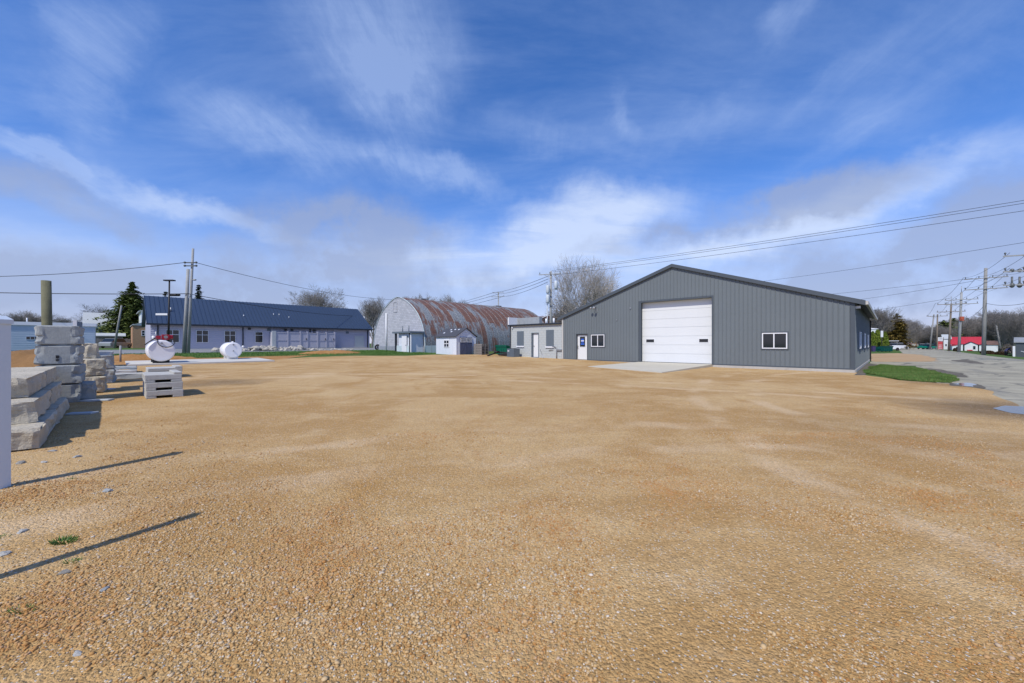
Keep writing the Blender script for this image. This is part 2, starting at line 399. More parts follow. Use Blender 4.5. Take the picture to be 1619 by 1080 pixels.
def road_mat():
    m, n, p = mk('asphalt_pale')
    co = n.vmath('MULTIPLY', n.n.new('ShaderNodeTexCoord').outputs['Object'], (1, 1, 0))
    al = n.node('ShaderNodeCombineXYZ', inp={0: n.vmath('DOT_PRODUCT', co, tuple(B_)), 1: n.vmath('DOT_PRODUCT', co, tuple(U_)), 2: 0}).outputs[0]
    st = n.noise(n.scale(al, .12, 1.1, 1), 1.0, 8, .68, .4); pt = n.noise(co, .35, 8, .65); gr = n.noise(co, 40, 4, .7)
    c = n.ramp(pt, [(.35, (.24, .23, .175)), (.5, (.32, .30, .225)), (.65, (.38, .36, .275))])
    c = n.mix(n.math('MULTIPLY', n.ss(st, .52, .66), .55), c, (.17, .17, .155))
    ck = n.voro(n.vmath('ADD', co, n.vmath('MULTIPLY', n.noise(co, 1.5, 4, .6, 0, 'Color'), (.8, .8, 0))), .33, 'Distance', 'DISTANCE_TO_EDGE')
    c = n.mix(n.math('MULTIPLY', n.math('LESS_THAN', ck, .02), .65), c, (.08, .08, .075))
    c = n.mix(n.math('MULTIPLY', n.math('SUBTRACT', gr, .4, clamp=True), 1.0), c, (.46, .43, .35))
    n.put(p.inputs['Base Color'], c); p.inputs['Roughness'].default_value = .9; p.inputs['Specular IOR Level'].default_value = .15
    bn = n.n.new('ShaderNodeBump'); bn.inputs['Strength'].default_value = .4; bn.inputs['Distance'].default_value = .01
    n.put(bn.inputs['Height'], gr); n.put(p.inputs['Normal'], bn.outputs[0])
B_, U_ = B, U; road_mat()
ground_mat('asphalt_grey', [(.3, (.20, .205, .21)), (.6, (.26, .265, .27))], .3, 12, .2)
ground_mat('shoulder', [(.3, (.14, .15, .12)), (.5, (.20, .20, .16)), (.7, (.26, .25, .20))], .5, 9)
ground_mat('slab', [(.3, (.46, .45, .41)), (.7, (.57, .56, .52))], 1, 20, .1)
ground_mat('damp', [(.3, (.07, .065, .055)), (.5, (.13, .12, .10)), (.7, (.2, .18, .14))], .8, 12, .4)
m, n, p = mk('puddle'); p.inputs['Base Color'].default_value = (.10, .10, .10, 1); p.inputs['Roughness'].default_value = .06; p.inputs['Base Color'].default_value = (.06, .055, .045, 1); p.inputs['Specular IOR Level'].default_value = .8
p.inputs['IOR'].default_value = 1.4

def rust_mat():
    m, n, p = mk('rusty_roof')
    uv = n.n.new('ShaderNodeUVMap').outputs[0]
    sp = n.node('ShaderNodeSeparateXYZ', inp={0: uv})
    cell = n.node('ShaderNodeCombineXYZ', inp={0: n.math('FLOOR', n.math('DIVIDE', sp.outputs[0], .95)), 1: n.math('FLOOR', n.math('DIVIDE', sp.outputs[1], 2.1)), 2: 0}).outputs[0]
    wnz = n.n.new('ShaderNodeTexWhiteNoise'); n.put(wnz.inputs['Vector'], cell)
    a = n.noise(n.scale(uv, 1.3, .42, 1), .6, 8, .66, .3); st = n.noise(n.scale(uv, 5, .7, 1), 1.2, 7, .7)
    hgt = n.ss(sp.outputs[1], 2.4, 5.5)
    f = n.math('ADD', n.math('MULTIPLY', a, 1.0), n.math('MULTIPLY', wnz.outputs[0], .13)); f = n.math('ADD', f, n.math('MULTIPLY', st, .3))
    f = n.math('ADD', f, n.math('MULTIPLY', hgt, .07))
    rust = n.ss(f, .69, .79)
    dg = n.noise(n.scale(uv, 2, 4, 1), 2.2, 7, .75)
    base = n.ramp(dg, [(.3, (.06, .065, .07)), (.5, (.18, .20, .215)), (.68, (.36, .38, .40))])
    rc = n.ramp(n.noise(uv, 2.5, 6, .7), [(.3, (.07, .03, .02)), (.55, (.16, .065, .035)), (.8, (.26, .13, .08))])
    c = n.mix(n.math('MULTIPLY', rust, .9), base, rc)
    seam = n.math('ABSOLUTE', n.math('SUBTRACT', n.math('FRACT', n.math('DIVIDE', sp.outputs[1], .62)), .5))
    c = n.mix(n.math('MULTIPLY', n.math('LESS_THAN', seam, .03), .4), c, (.10, .10, .10))
    n.put(p.inputs['Base Color'], c); p.inputs['Roughness'].default_value = .7
    wv = n.math('SINE', n.math('MULTIPLY', sp.outputs[0], 82))
    bn = n.n.new('ShaderNodeBump'); bn.inputs['Strength'].default_value = .5; bn.inputs['Distance'].default_value = .02
    n.put(bn.inputs['Height'], n.math('ADD', n.math('MULTIPLY', wv, .4), dg)); n.put(p.inputs['Normal'], bn.outputs[0])
rust_mat()
def coursed(name, c1, c2, mortar, bw, bh, var=.2):
    """laid brick or block seen along a wall whose run is the B or U direction"""
    m, n, p = mk(name)
    ge = n.n.new('ShaderNodeNewGeometry'); pos = ge.outputs['Position']
    a = n.math('ADD', n.vmath('DOT_PRODUCT', pos, tuple(B)), n.vmath('DOT_PRODUCT', pos, tuple(U)))
    sp = n.node('ShaderNodeSeparateXYZ', inp={0: pos})
    vec = n.node('ShaderNodeCombineXYZ', inp={0: a, 1: sp.outputs[2], 2: 0}).outputs[0]
    bt = n.n.new('ShaderNodeTexBrick'); n.put(bt.inputs['Vector'], vec)
    n.put(bt.inputs['Color1'], c1); n.put(bt.inputs['Color2'], c2); n.put(bt.inputs['Mortar'], mortar)
    bt.inputs['Scale'].default_value = 1; bt.inputs['Brick Width'].default_value = bw; bt.inputs['Row Height'].default_value = bh
    bt.inputs['Mortar Size'].default_value = .012; bt.inputs['Mortar Smooth'].default_value = .3
    nz = n.noise(pos, 2.2, 6, .65); f = n.math('ADD', 1, n.math('MULTIPLY', n.math('SUBTRACT', nz, .5), var * 3))
    cc = n.vmath('MULTIPLY', bt.outputs[0], n.node('ShaderNodeCombineXYZ', inp={0: f, 1: f, 2: f}).outputs[0])
    n.put(p.inputs['Base Color'], cc); p.inputs['Roughness'].default_value = .9
    bn = n.n.new('ShaderNodeBump'); bn.inputs['Strength'].default_value = .6; bn.inputs['Distance'].default_value = .015
    n.put(bn.inputs['Height'], n.math('SUBTRACT', 1, bt.outputs['Fac'])); n.put(p.inputs['Normal'], bn.outputs[0])
coursed('end_wall', (.44, .46, .50), (.36, .38, .42), (.25, .26, .28), .5, .2, .12)
coursed('skirt_block', (.28, .31, .36), (.24, .27, .31), (.18, .19, .2), .4, .2, .15)
coursed('painted_block', (.42, .455, .455), (.41, .445, .445), (.37, .40, .40), .4, .2, .03)
coursed('brick_wall', (.52, .27, .12), (.43, .20, .09), (.3, .26, .2), .22, .075, .08)
coursed('brick_dark', (.13, .035, .03), (.10, .03, .03), (.16, .10, .1), .22, .075, .08)

# ------------------------------------------------------------------ ground sheets
def jitter(poly, amp, step, seed):
    out = []
    for i, a in enumerate(poly):
        b = poly[(i + 1) % len(poly)]; d = (b - a); L = d.length; k = max(1, min(160, int(L / step)))
        nrm = Vector((-d.y, d.x, 0)).normalized()
        for j in range(k):
            t = j / k; P = a + d * t
            o = noise.noise(Vector((P.x * .7 + seed, P.y * .7, seed))) + .6 * noise.noise(Vector((P.x * 2.3, P.y * 2.3 + seed, 0)))
            out.append(P + nrm * o * amp)
    return out
def sheet(name, poly, dz, m, amp=0, step=.5, seed=0, thick=0, extra=None):
    poly = [Vector((v[0], v[1], 0)) for v in poly]
    if amp: poly = jitter(poly, amp, step, seed)
    bm = bmesh.new(); vs = [bm.verts.new(v) for v in poly]; bm.faces.new(vs)
    bmesh.ops.triangulate(bm, faces=bm.faces[:])
    for (nx, ny, d) in ((-.6, .8, 11), (-.6, .8, 59.4), (.7158, -.6983, 8), (.7158, -.6983, 17)):
        bmesh.ops.bisect_plane(bm, geom=bm.verts[:] + bm.edges[:] + bm.faces[:], plane_co=(nx * d, ny * d, 0), plane_no=(nx, ny, 0))
    if thick:
        r = bmesh.ops.extrude_face_region(bm, geom=bm.faces[:])
        up = [e for e in r['geom'] if isinstance(e, bmesh.types.BMVert)]
        for v in up: v.co.z = thick
    for v in bm.verts: v.co.z += g(v.co.x, v.co.y) + dz
    bmesh.ops.recalc_face_normals(bm, faces=bm.faces)
    if not thick:
        for f in bm.faces:
            if f.normal.z < 0: f.normal_flip()
    me = bpy.data.meshes.new(name); bm.to_mesh(me); bm.free()
    return tag(link_mesh(name, me, M[m]), kind='structure')
sheet('ground', [(-2600, -300), (2600, -300), (2600, 3200), (-2600, 3200)], 0, 'lawn')
sheet('road', [pq(-80, 1.2), pq(-80, 8.8), pq(170, 8.8), pq(170, 1.2)], .008, 'asphalt_pale', .25, .8, 3)
sheet('road_shoulder', [pq(-80, 8.6), pq(-80, 11.2), pq(60, 11.2), pq(75, 8.6)], .004, 'shoulder', .3, .8, 5)
sheet('driveway', [pq(37.2, -1.2), pq(37.2, 2.2), pq(46, 2.2), pq(46, -1.2)], .012, 'asphalt_pale', .15, .8, 6)
sheet('far_gravel_patch', [G(1376, 572), G(1375, 559.5), G(1420, 558.5), G(1455, 561), G(1482, 567), G(1480, 571.5), G(1430, 572.5)], .016, 'far_gravel', .35, .8, 8)
lot = [Vector((-45, -25, 0)), Vector((26, -25, 0)), Vector((8.6, 5.5, 0)), G(1619, 655), G(1600, 636), G(1560, 619), G(1530, 612), G(1500, 607.5), G(1420, 602), G(1368, 593.5), Vector((20, 24, 0)),
       Vector((8, 38, 0)), G(806, 560.5), G(752, 561), G(690, 561), G(640, 563), G(560, 563), G(490, 565), G(430, 569), G(225, 577), G(150, 577), G(90, 577), G(0, 575)]
sheet('gravel_lot', lot, .02, 'gravel', .22, .6, 11)
sheet('dirt_bank', [G(226, 578), G(430, 570), G(500, 561), G(430, 563), G(330, 566), G(235, 567), G(150, 567), G(60, 562), G(0, 562), G(0, 576), G(150, 578)], .012, 'dirt_bare', .3, .5, 14)
sheet('back_road', [pq(-70, -47.6), pq(160, -47.6), pq(160, -56.2), pq(-70, -56.2)], .008, 'asphalt_grey', .1, 1.5, 17)
sheet('back_pavement', [pq(-2, -56.6), pq(36, -56.6), pq(36, -58.4), pq(-2, -58.4)], .012, 'slab', 0)
GP = jitter([G(1371, 590), G(1380, 581), G(1392, 577.5), G(1440, 582), G(1485, 591), G(1508, 602), G(1500, 606.5), G(1420, 600.5)], .34, .2, 21)
sheet('grass_patch', GP, .028, 'grass_green')
sheet('dirt_strip', [G(1350, 594), G(1369, 574), G(1388, 577), G(1376, 583), G(1368, 594)], .024, 'damp', .1, .2, 23)
sheet('tank_slab', [pq(.5, -29.0), pq(7.4, -29.0), pq(7.4, -33.2), pq(.5, -33.2)], 0, 'slab', 0, thick=.1)
sheet('puddle', [G(1570, 647), G(1590, 643), G(1640, 645), G(1680, 652), G(1640, 659), G(1600, 655)], .026, 'puddle', .07, .2, 31)
sheet('puddle', [G(1507, 608), G(1530, 605.5), G(1546, 609.5), G(1538, 612.5), G(1515, 611)], .026, 'puddle', .2, .2, 37)
sheet('damp_patch', [G(1470, 588), G(1430, 583), G(1475, 583), G(1520, 590), G(1530, 597), G(1500, 596)], .013, 'damp', .3, .3, 41)
sheet('damp_patch', [G(1503, 570), G(1530, 568), G(1560, 576), G(1530, 574.5)], .013, 'damp', .3, .4, 43)
sheet('damp_patch', [G(1500, 606), G(1546, 608), G(1560, 616), G(1540, 613), G(1505, 611)], .0225, 'damp', .1, .3, 47)

# gravel stones: uncountable, one mesh
def pebbles():
    rng = np.random.default_rng(3)
    ico = bmesh.new(); bmesh.ops.create_icosphere(ico, subdivisions=1, radius=1)
    V = np.array([v.co[:] for v in ico.verts]); F = np.array([[v.index for v in f.verts] for f in ico.faces]); ico.free()
    shapes = []
    for k in range(12):
        S = V * (1 + rng.uniform(-.28, .28, (len(V), 1))); S = S * np.array([1, rng.uniform(.65, 1), rng.uniform(.4, .65)]); shapes.append(S)
    P = []
    for (y0, y1, dens) in ((1.3, 2.6, 6500), (2.6, 4.2, 4200), (4.2, 6.5, 1300), (6.5, 10, 220)):
        wdt = 1.36 * y1; n_ = int(2 * wdt * (y1 - y0) * dens)
        x = rng.uniform(-wdt, wdt, n_); y = rng.uniform(y0, y1, n_)
        keep = (np.abs(x) < 1.36 * y + .2) & (.7158 * x - .6983 * y < 1.0)
        keep &= ~((np.abs(x) < .0))
        P.append(np.stack([x[keep], y[keep]], 1))
    P = np.concatenate(P); n_ = len(P)
    # clumping: coarser stone in some areas, fines in others
    ns = np.array([noise.noise(Vector((a * .55, b * .55, 2))) + .5 * noise.noise(Vector((a * 1.7, b * 1.7, 5))) for a, b in P])
    near = np.clip((5.5 - P[:, 1]) / 4.5, 0, 1) * .55 + np.clip((-P[:, 0] - 2) / 4, 0, .25)
    keep = rng.uniform(0, 1, n_) < np.clip(.16 + ns * 1.8 + near * .75, .03, 1); P = P[keep]; ns = ns[keep]; n_ = len(P)
    size = np.exp(rng.normal(math.log(.0050), .36, n_)) * (1 + .3 * np.clip(ns, -.5, 1)) ; size = np.where(rng.uniform(0, 1, n_) < .012, size * 1.9, size); size = np.clip(size, .0025, .016)
    ang = rng.uniform(0, 2 * np.pi, n_); tl = rng.uniform(-.35, .35, n_); k = rng.integers(0, 12, n_)
    SH = np.array(shapes)[k]; SH = SH * size[:, None, None]
    x, y, z = SH[..., 0], SH[..., 1], SH[..., 2]
    x, z = x * np.cos(tl)[:, None] - z * np.sin(tl)[:, None], x * np.sin(tl)[:, None] + z * np.cos(tl)[:, None]
    ca, sa = np.cos(ang)[:, None], np.sin(ang)[:, None]
    X = x * ca - y * sa + P[:, 0:1]; Y = x * sa + y * ca + P[:, 1:2]
    gz = .0155 * np.clip(-.6 * P[:, 0] + .8 * P[:, 1] - 11, 0, 100)
    Z = z + (gz + .02)[:, None] + size[:, None] * .28
    co = np.stack([X, Y, Z], -1).reshape(-1, 3).astype(np.float32)
    fc = (F[None] + (np.arange(n_) * len(V))[:, None, None]).reshape(-1).astype(np.int32)
    me = bpy.data.meshes.new('gravel_stones'); nf = len(fc) // 3
    me.vertices.add(len(co)); me.vertices.foreach_set('co', co.ravel())
    me.loops.add(len(fc)); me.loops.foreach_set('vertex_index', fc)
    me.polygons.add(nf); me.polygons.foreach_set('loop_start', np.arange(nf, dtype=np.int32) * 3)
    me.polygons.foreach_set('loop_total', np.full(nf, 3, dtype=np.int32)); me.update(calc_edges=True)
    print('pebbles', n_)
    tag(link_mesh('gravel_stones', me, M['pebble']), 'loose tan limestone gravel spread over the yard', 'gravel', kind='stuff')
pebbles()
def blades(name, poly, n_, h, m, label, seed=1, zoff=.02):
    rnd = random.Random(seed); mb = MB(); xs = [p.x for p in poly]; ys = [p.y for p in poly]; c = 0
    def inside(x, y):
        r = False; j = len(poly) - 1
        for i in range(len(poly)):
            a, b = poly[i], poly[j]
            if (a.y > y) != (b.y > y) and x < (b.x - a.x) * (y - a.y) / (b.y - a.y) + a.x: r = not r
            j = i
        return r
    while c < n_:
        x = rnd.uniform(min(xs), max(xs)); y = rnd.uniform(min(ys), max(ys))
        if not inside(x, y): continue
        c += 1; z = g(x, y) + zoff; a = rnd.uniform(0, 6.28); hh = h * rnd.uniform(.5, 1.3); wd = h * .13
        dx, dy = math.cos(a) * wd, math.sin(a) * wd; lx, ly = rnd.uniform(-.5, .5) * hh, rnd.uniform(-.5, .5) * hh
        i = len(mb.v); mb.v += [(x - dx, y - dy, z), (x + dx, y + dy, z), (x + lx, y + ly, z + hh)]; mb.f.append((i, i + 1, i + 2)); mb.sm.append(False)
    me = bpy.data.meshes.new(name); me.from_pydata([tuple(v) for v in mb.v], [], mb.f)
    return tag(link_mesh(name, me, M[m]), label, 'grass', kind='stuff')
GP2 = jitter([v + (v - sum(GP, Vector((0, 0, 0))) / len(GP)).normalized() * .12 for v in GP[::3]], .15, .2, 4)
blades('grass', GP2, 38000, .075, 'blade', 'bright green grass beside the grey metal building', 2, .026)
blades('dry_grass', GP2, 12000, .07, 'blade_dry', 'dry straw blades mixed into the grass beside the metal building', 5, .026)
blades('grass', [G(640, 561.5), G(575, 561.5), G(560, 557), G(600, 555), G(640, 556), G(690, 560)], 14000, .12, 'blade', 'bright green grass in front of the rusty arched building', 3)
blades('grass', [pq(-3, -36), pq(22, -37), pq(28, -47.3), pq(-6, -47.3)], 24000, .12, 'blade', 'grass strip between the white tanks and the back road', 4)

# ------------------------------------------------------------------ wall helpers
def wall(mb, fr, a0, a1, z0, ztop, openings=(), rev=.15):
    """one wall face in frame fr; openings (a0,a1,z0,z1); ztop is a function of a"""
    br = sorted({a0, a1} | {x for o in openings for x in o[:2]} | ({(a0 + a1) / 2} if abs(ztop((a0 + a1) / 2) - (ztop(a0) + ztop(a1)) / 2) > 1e-4 else set()))
    for l, r in zip(br[:-1], br[1:]):
        m_ = (l + r) / 2; ops = sorted([o for o in openings if o[0] - 1e-6 < m_ < o[1] + 1e-6], key=lambda o: o[2]); z = z0
        for o in ops:
            if o[2] > z + 1e-4: mb.quad(fr.p(l, 0, z), fr.p(r, 0, z), fr.p(r, 0, o[2]), fr.p(l, 0, o[2]))
            z = o[3]
        mb.quad(fr.p(l, 0, z), fr.p(r, 0, z), fr.p(r, 0, ztop(r)), fr.p(l, 0, ztop(l)))
    for (l, r, b, t) in openings:
        if rev:
            mb.quad(fr.p(l, 0, b), fr.p(l, 0, t), fr.p(l, -rev, t), fr.p(l, -rev, b)); mb.quad(fr.p(r, 0, b), fr.p(r, 0, t), fr.p(r, -rev, t), fr.p(r, -rev, b))
            mb.quad(fr.p(l, 0, t), fr.p(r, 0, t), fr.p(r, -rev, t), fr.p(l, -rev, t))
def ribs(mb, fr, a0, a1, z0, ztop, openings=(), sp=.2286, w_=.05, d=.03):
    a = a0 + sp / 2
    while a < a1 - .03:
        segs = [(z0, ztop(a))]
        for (l, r, b, t) in openings:
            if l - .06 < a < r + .06:
                ns = []
                for (s0, s1) in segs:
                    if b > s0: ns.append((s0, min(b, s1)))
                    if t < s1: ns.append((max(t, s0), s1))
                segs = [x for x in ns if x[1] - x[0] > .02]
        for (s0, s1) in segs:
            mb.prism([(a - w_ / 2, .001), (a - w_ / 4, d), (a + w_ / 4, d), (a + w_ / 2, .001)], s0, s1, lambda x, y, t: fr.p(x, y, t))
        a += sp
def ring(mb, fr, a0, a1, z0, z1, t, n0, n1):
    mb.box(a0, a1, n0, n1, z0, z0 + t, fr); mb.box(a0, a1, n0, n1, z1 - t, z1, fr)
    mb.box(a0, a0 + t, n0, n1, z0 + t, z1 - t, fr); mb.box(a1 - t, a1, n0, n1, z0 + t, z1 - t, fr)
def window(root, fr, a0, a1, z0, z1, t=.05, n1=.05, muls=(), bars=(), fm='white_paint', pm='glass_dark', name='window', trim=None):
    mb = MB(); ring(mb, fr, a0, a1, z0, z1, t, .002, n1)
    for m_ in muls: a = a0 + (a1 - a0) * m_; mb.box(a - t / 2, a + t / 2, .012, n1 - .004, z0 + t, z1 - t, fr)
    for b_ in bars:
        z = z0 + (z1 - z0) * b_
        mb.box(a0 + t, a1 - t, .014, n1 - .008, z - t / 2, z + t / 2, fr)
    f = obj(name, mb, M[fm], root)
    obj('pane', MB().box(a0 + t * .6, a1 - t * .6, .0025, .022, z0 + t * .6, z1 - t * .6, fr), M[pm], f)
    if trim:
        tb = MB(); ring(tb, fr, a0 - .06, a1 + .06, z0 - .06, z1 + .06, .055, .003, .032); obj('window_trim', tb, M[trim], f)
    return f

# ------------------------------------------------------------------ grey metal building
D0 = 19.64; COR = Vector((.8805 * D0, D0, 0)); FL = .19; WID = 18.3; LEN = 18.3; EAVE = 3.62; RIDGE = 6.66
FM = Fr(COR, U, -B)
def ta(px, P=COR, d=U):                        # run along a wall seen on a bearing
    r = (px - CX) / FPX; return (P.x - r * P.y) / (r * d.y - d.x)
mbld = thing('metal_building', (COR + U * 9 + B * 9 + UP * FL), 'dark grey ribbed steel building with white overhead door', 'building')
gab = lambda a: EAVE + (RIDGE - EAVE) * (1 - abs(a - WID / 2) / (WID / 2))
OD = (ta(1125) - .02, ta(1011.5), FL - .02, 4.38); MD = (ta(928.5), ta(911.5), FL + .01, 2.23)
mb = MB(); wall(mb, FM, 0, WID, FL, gab, [OD, MD], .40); ribs(mb, FM, .05, WID - .1, FL + .03, lambda a: gab(a) - .02, [OD, MD, (ta(1245) - .02, ta(1205) + .02, 1.18, 2.12), (ta(956), ta(935), 1.22, 2.2)])
# far gable and side walls
FB = Fr(COR + U * WID + B * LEN, -U, B); wall(mb, FB, 0, WID, FL, gab)
FS = Fr(COR + B * LEN, -B, -U)                 # right side wall, seen at a slant
flat_ = lambda a: EAVE
wins_s = [(3.5, 4.4), (8.6, 9.6), (13.9, 14.9)]
wall(mb, FS, 0, LEN, FL, flat_); ribs(mb, FS, .05, LEN - .1, FL + .03, lambda a: EAVE - .02, [(a - .05, b + .05, 1.15, 2.2) for a, b in wins_s])
FLs = Fr(COR + U * WID, B, U); wall(mb, FLs, 0, LEN, FL, flat_)
for zr_ in (FL + .25, 1.1, 2.3, 3.3):
    a = .1
    while a < WID - .1:
        if not any(l - .12 < a < r + .12 and b - .1 < zr_ < t + .1 for (l, r, b, t) in [OD, MD, (ta(1245), ta(1205), 1.1, 2.2), (ta(956), ta(935), 1.1, 2.3)]): mb.box(a - .009, a + .009, .001, .012, zr_ - .009, zr_ + .009, FM)
        a += .2286
obj('wall', mb, M['steel_grey'], mbld)
for (x0_, x1_) in ((.0, OD[0] - .1), (OD[1] + .1, MD[0] - .06), (MD[1] + .06, WID)): obj('base_flashing', MB().box(x0_, x1_, .0, .035, FL - .03, FL + .04, FM), M['steel_dark'], mbld)
mb = MB(); mb.box(.02, WID - .02, -LEN + .02, -.02, -.7, FL - .004, FM); mb.box(-.02, OD[0] - .1, -.3, .05, -.7, FL - .03, FM); mb.box(OD[1] + .1, WID, -.3, .03, -.7, FL - .02, FM)
mb.box(.01, LEN - .31, -.3, .05, -.7, FL - .03, FS)
obj('foundation', mb, M['concrete'], mbld)
# roof: two sheets with overhang, ribbed
mb = MB(); OH = .12; EH = .40; sl = (RIDGE - EAVE) / (WID / 2)
for sgn in (0, 1):
    def rp(x, y, t, sgn=sgn): return FM.p(x if not sgn else WID - x, -t, y)
    mb.prism([(-EH, EAVE - EH * sl + .03), (WID / 2, RIDGE + .03), (WID / 2, RIDGE + .13), (-EH, EAVE - EH * sl + .13)], -OH, LEN + OH, rp)
    for k in range(int(LEN / .4571)):
        t = k * .4571 + .2
        mb.prism([(-EH, EAVE - EH * sl + .13), (WID / 2, RIDGE + .13), (WID / 2, RIDGE + .16), (-EH, EAVE - EH * sl + .16)], t, t + .05, rp)
obj('roof', mb, M['steel_dark'], mbld)
mb = MB()
for sgn in (0, 1):
    def rp(x, y, t, sgn=sgn): return FM.p(x if not sgn else WID - x, t, y)
    mb.prism([(-EH - .02, EAVE - EH * sl - .09), (WID / 2, RIDGE - .06), (WID / 2, RIDGE + .15), (-EH - .02, EAVE - EH * sl + .15)], OH + .002, OH + .03, rp)
obj('gable_trim', mb, M['steel_dark'], mbld)
mb = MB(); zz = EAVE - EH * sl
mb.box(-.12, LEN + .12, EH + .004, EH + .12, zz - .06, zz + .12, FS)
obj('gutter', mb, M['block_paint'], mbld)
obj('downspout', MB().box(.05, .15, .02, .12, FL - .2, zz - .05, FS), M['black'], mbld)
mb = MB(); mb.box(-.022, .17, .0, .03, FL, EAVE - .02, FM); mb.box(LEN - .17, LEN + .0, .0, .022, FL, EAVE - .02, FS)
obj('corner_trim', mb, M['steel_dark'], mbld)
mb = MB(); mb.box(WID - .1, WID + .02, .001, .035, FL, EAVE - .02, FM)
obj('corner_trim', mb, M['block_paint'], mbld)
# overhead door
mb = MB(); nsec = 7; zb = FL + .02; hsec = (OD[3] - zb) / nsec
for k in range(nsec): mb.box(OD[0] + .02, OD[1] - .04, -.36, -.31, zb + k * hsec + .008, zb + (k + 1) * hsec - .008, FM)
mb.box(OD[0] + .02, OD[1] - .04, -.355, -.325, zb, OD[3], FM)
odo = obj('overhead_door', mb, M['door_white'], mbld)
for (pa, pb) in ((1018, 1032), (1102, 1118)):
    r0, r1 = ta(pb), ta(pa); zc_ = zb + hsec * 2.47
    f = MB(); ring(f, FM, r0, r1, zc_ - .14, zc_ + .14, .035, -.309, -.29); fo = obj('door_window', f, M['white_paint'], odo)
    obj('pane', MB().box(r0 + .03, r1 - .03, -.3085, -.30, zc_ - .11, zc_ + .11, FM), M['glass_dark'], odo)
f = MB(); f.box(OD[1] - .12, OD[1] + .08, .003, .03, FL, OD[3] + .12, FM); f.box(OD[0] - .09, OD[1] - .12, .003, .03, OD[3], OD[3] + .12, FM); f.box(OD[0] - .09, OD[0] + .0, .003, .03, FL, OD[3], FM)
obj('door_trim', f, M['steel_dark'], mbld)
# man door
mb = MB(); mb.box(MD[0] + .04, MD[1] - .04, -.16, -.11, MD[2] + .02, MD[3] - .05, FM)
edr = obj('entry_door', mb, M['door_white'], mbld)
da, db = MD[0] + .04, MD[1] - .04; dw = db - da
f = MB(); ring(f, FM, da + dw * .2, db - dw * .2, 1.2, 2.08, .03, -.109, -.095); obj('door_window_frame', f, M['white_paint'], edr)
obj('pane', MB().box(da + dw * .2 + .025, db - dw * .2 - .025, -.1085, -.10, 1.225, 2.055, FM), M['glass_dark'], edr)
f = MB(); cxm = (da + db) / 2
f.prism([(.15 * math.cos(i * .785) * (1.2 if i % 2 else .75) + cxm, 1.72 + .17 * math.sin(i * .785) * (1.2 if i % 2 else .9)) for i in range(8)], -.0995, -.097, lambda x, y, t: FM.p(x, t, y))
f.box(cxm - .17, cxm + .17, -.0995, -.097, 1.40, 1.50, FM); obj('decal', f, M['logo_blue'], edr)
f = MB().box(cxm - .14, cxm + .14, -.0993, -.0965, 1.67, 1.74, FM); obj('decal', f, M['white_paint'], edr)
f = MB(); f.ball(FM.p(db - .06, -.05, 1.13), .035, .035, .035); obj('deadbolt', MB().ball(FM.p(db - .06, -.07, 1.27), .03, .03, .03), M['black'], edr); obj('door_handle', f, M['black'], edr)
f = MB(); ring(f, FM, MD[0] - .05, MD[1] + .05, MD[2] - .1, MD[3] + .05, .055, .002, .03); obj('door_frame', f, M['steel_dark'], mbld)
window(mbld, FM, ta(956), ta(935), 1.24, 2.18, .055, .06, (.5,), trim='steel_dark')
window(mbld, FM, ta(1245), ta(1205), 1.20, 2.10, .055, .06, (.52,), trim='steel_dark')
for a, b in wins_s: window(mbld, FS, a, b, 1.2, 2.15, .07, .09, (.5,), pm='white_paint', trim='steel_dark')
f = MB(); P_ = ta(942); f.tube([FM.p(P_, .0, 3.95 + .35), FM.p(P_, .35, 4.32)], .03); f.ball(FM.p(P_ - .1, .4, 4.2), .11, .11, .09); f.ball(FM.p(P_ + .2, .4, 4.22), .1, .1, .08); f.box(P_ - .2, P_ - .16, .002, .06, 3.9, 4.2, FM)
obj('floodlight', f, M['metal_grey'], mbld)
f = MB(); f.ball(FM.p(.35, .22, EAVE - .35), .08, .08, .07); f.tube([FM.p(.35, .0, EAVE - .3), FM.p(.35, .2, EAVE - .3)], .02)
f2 = MB(); f2.box(LEN - .35, LEN - .15, .02, .22, EAVE - .35, EAVE - .22, FS); obj('wall_lamp', f2, M['white_paint'], mbld)
f = MB(); f.box(ta(997) - .05, ta(997) + .05, .02, .06, 4.0, 4.1, FM); obj('camera_box', f, M['metal_grey'], mbld); f = MB().box(ta(975) - .04, ta(975) + .04, .02, .05, 3.2, 3.28, FM); obj('camera_box', f, M['metal_grey'], mbld)
# concrete apron
a1_, a2_ = FM.p(OD[0] - .05, .06, 0), FM.p(OD[1] + .05, .06, 0); o1, o2 = G(1046, 590.5), G(930, 580.5)
mb = MB(); top = [Vector((a1_.x, a1_.y, FL)), Vector((a2_.x, a2_.y, FL)), Vector((o2.x, o2.y, g(o2.x, o2.y) + .05)), Vector((o1.x, o1.y, g(o1.x, o1.y) + .05))]
bot = [v - UP * .5 for v in top]; mb.poly(top)
for i in range(4): mb.quad(top[i], top[(i + 1) % 4], bot[(i + 1) % 4], bot[i])
tag(obj('concrete_apron', mb, M['apron_concrete']), kind='structure')

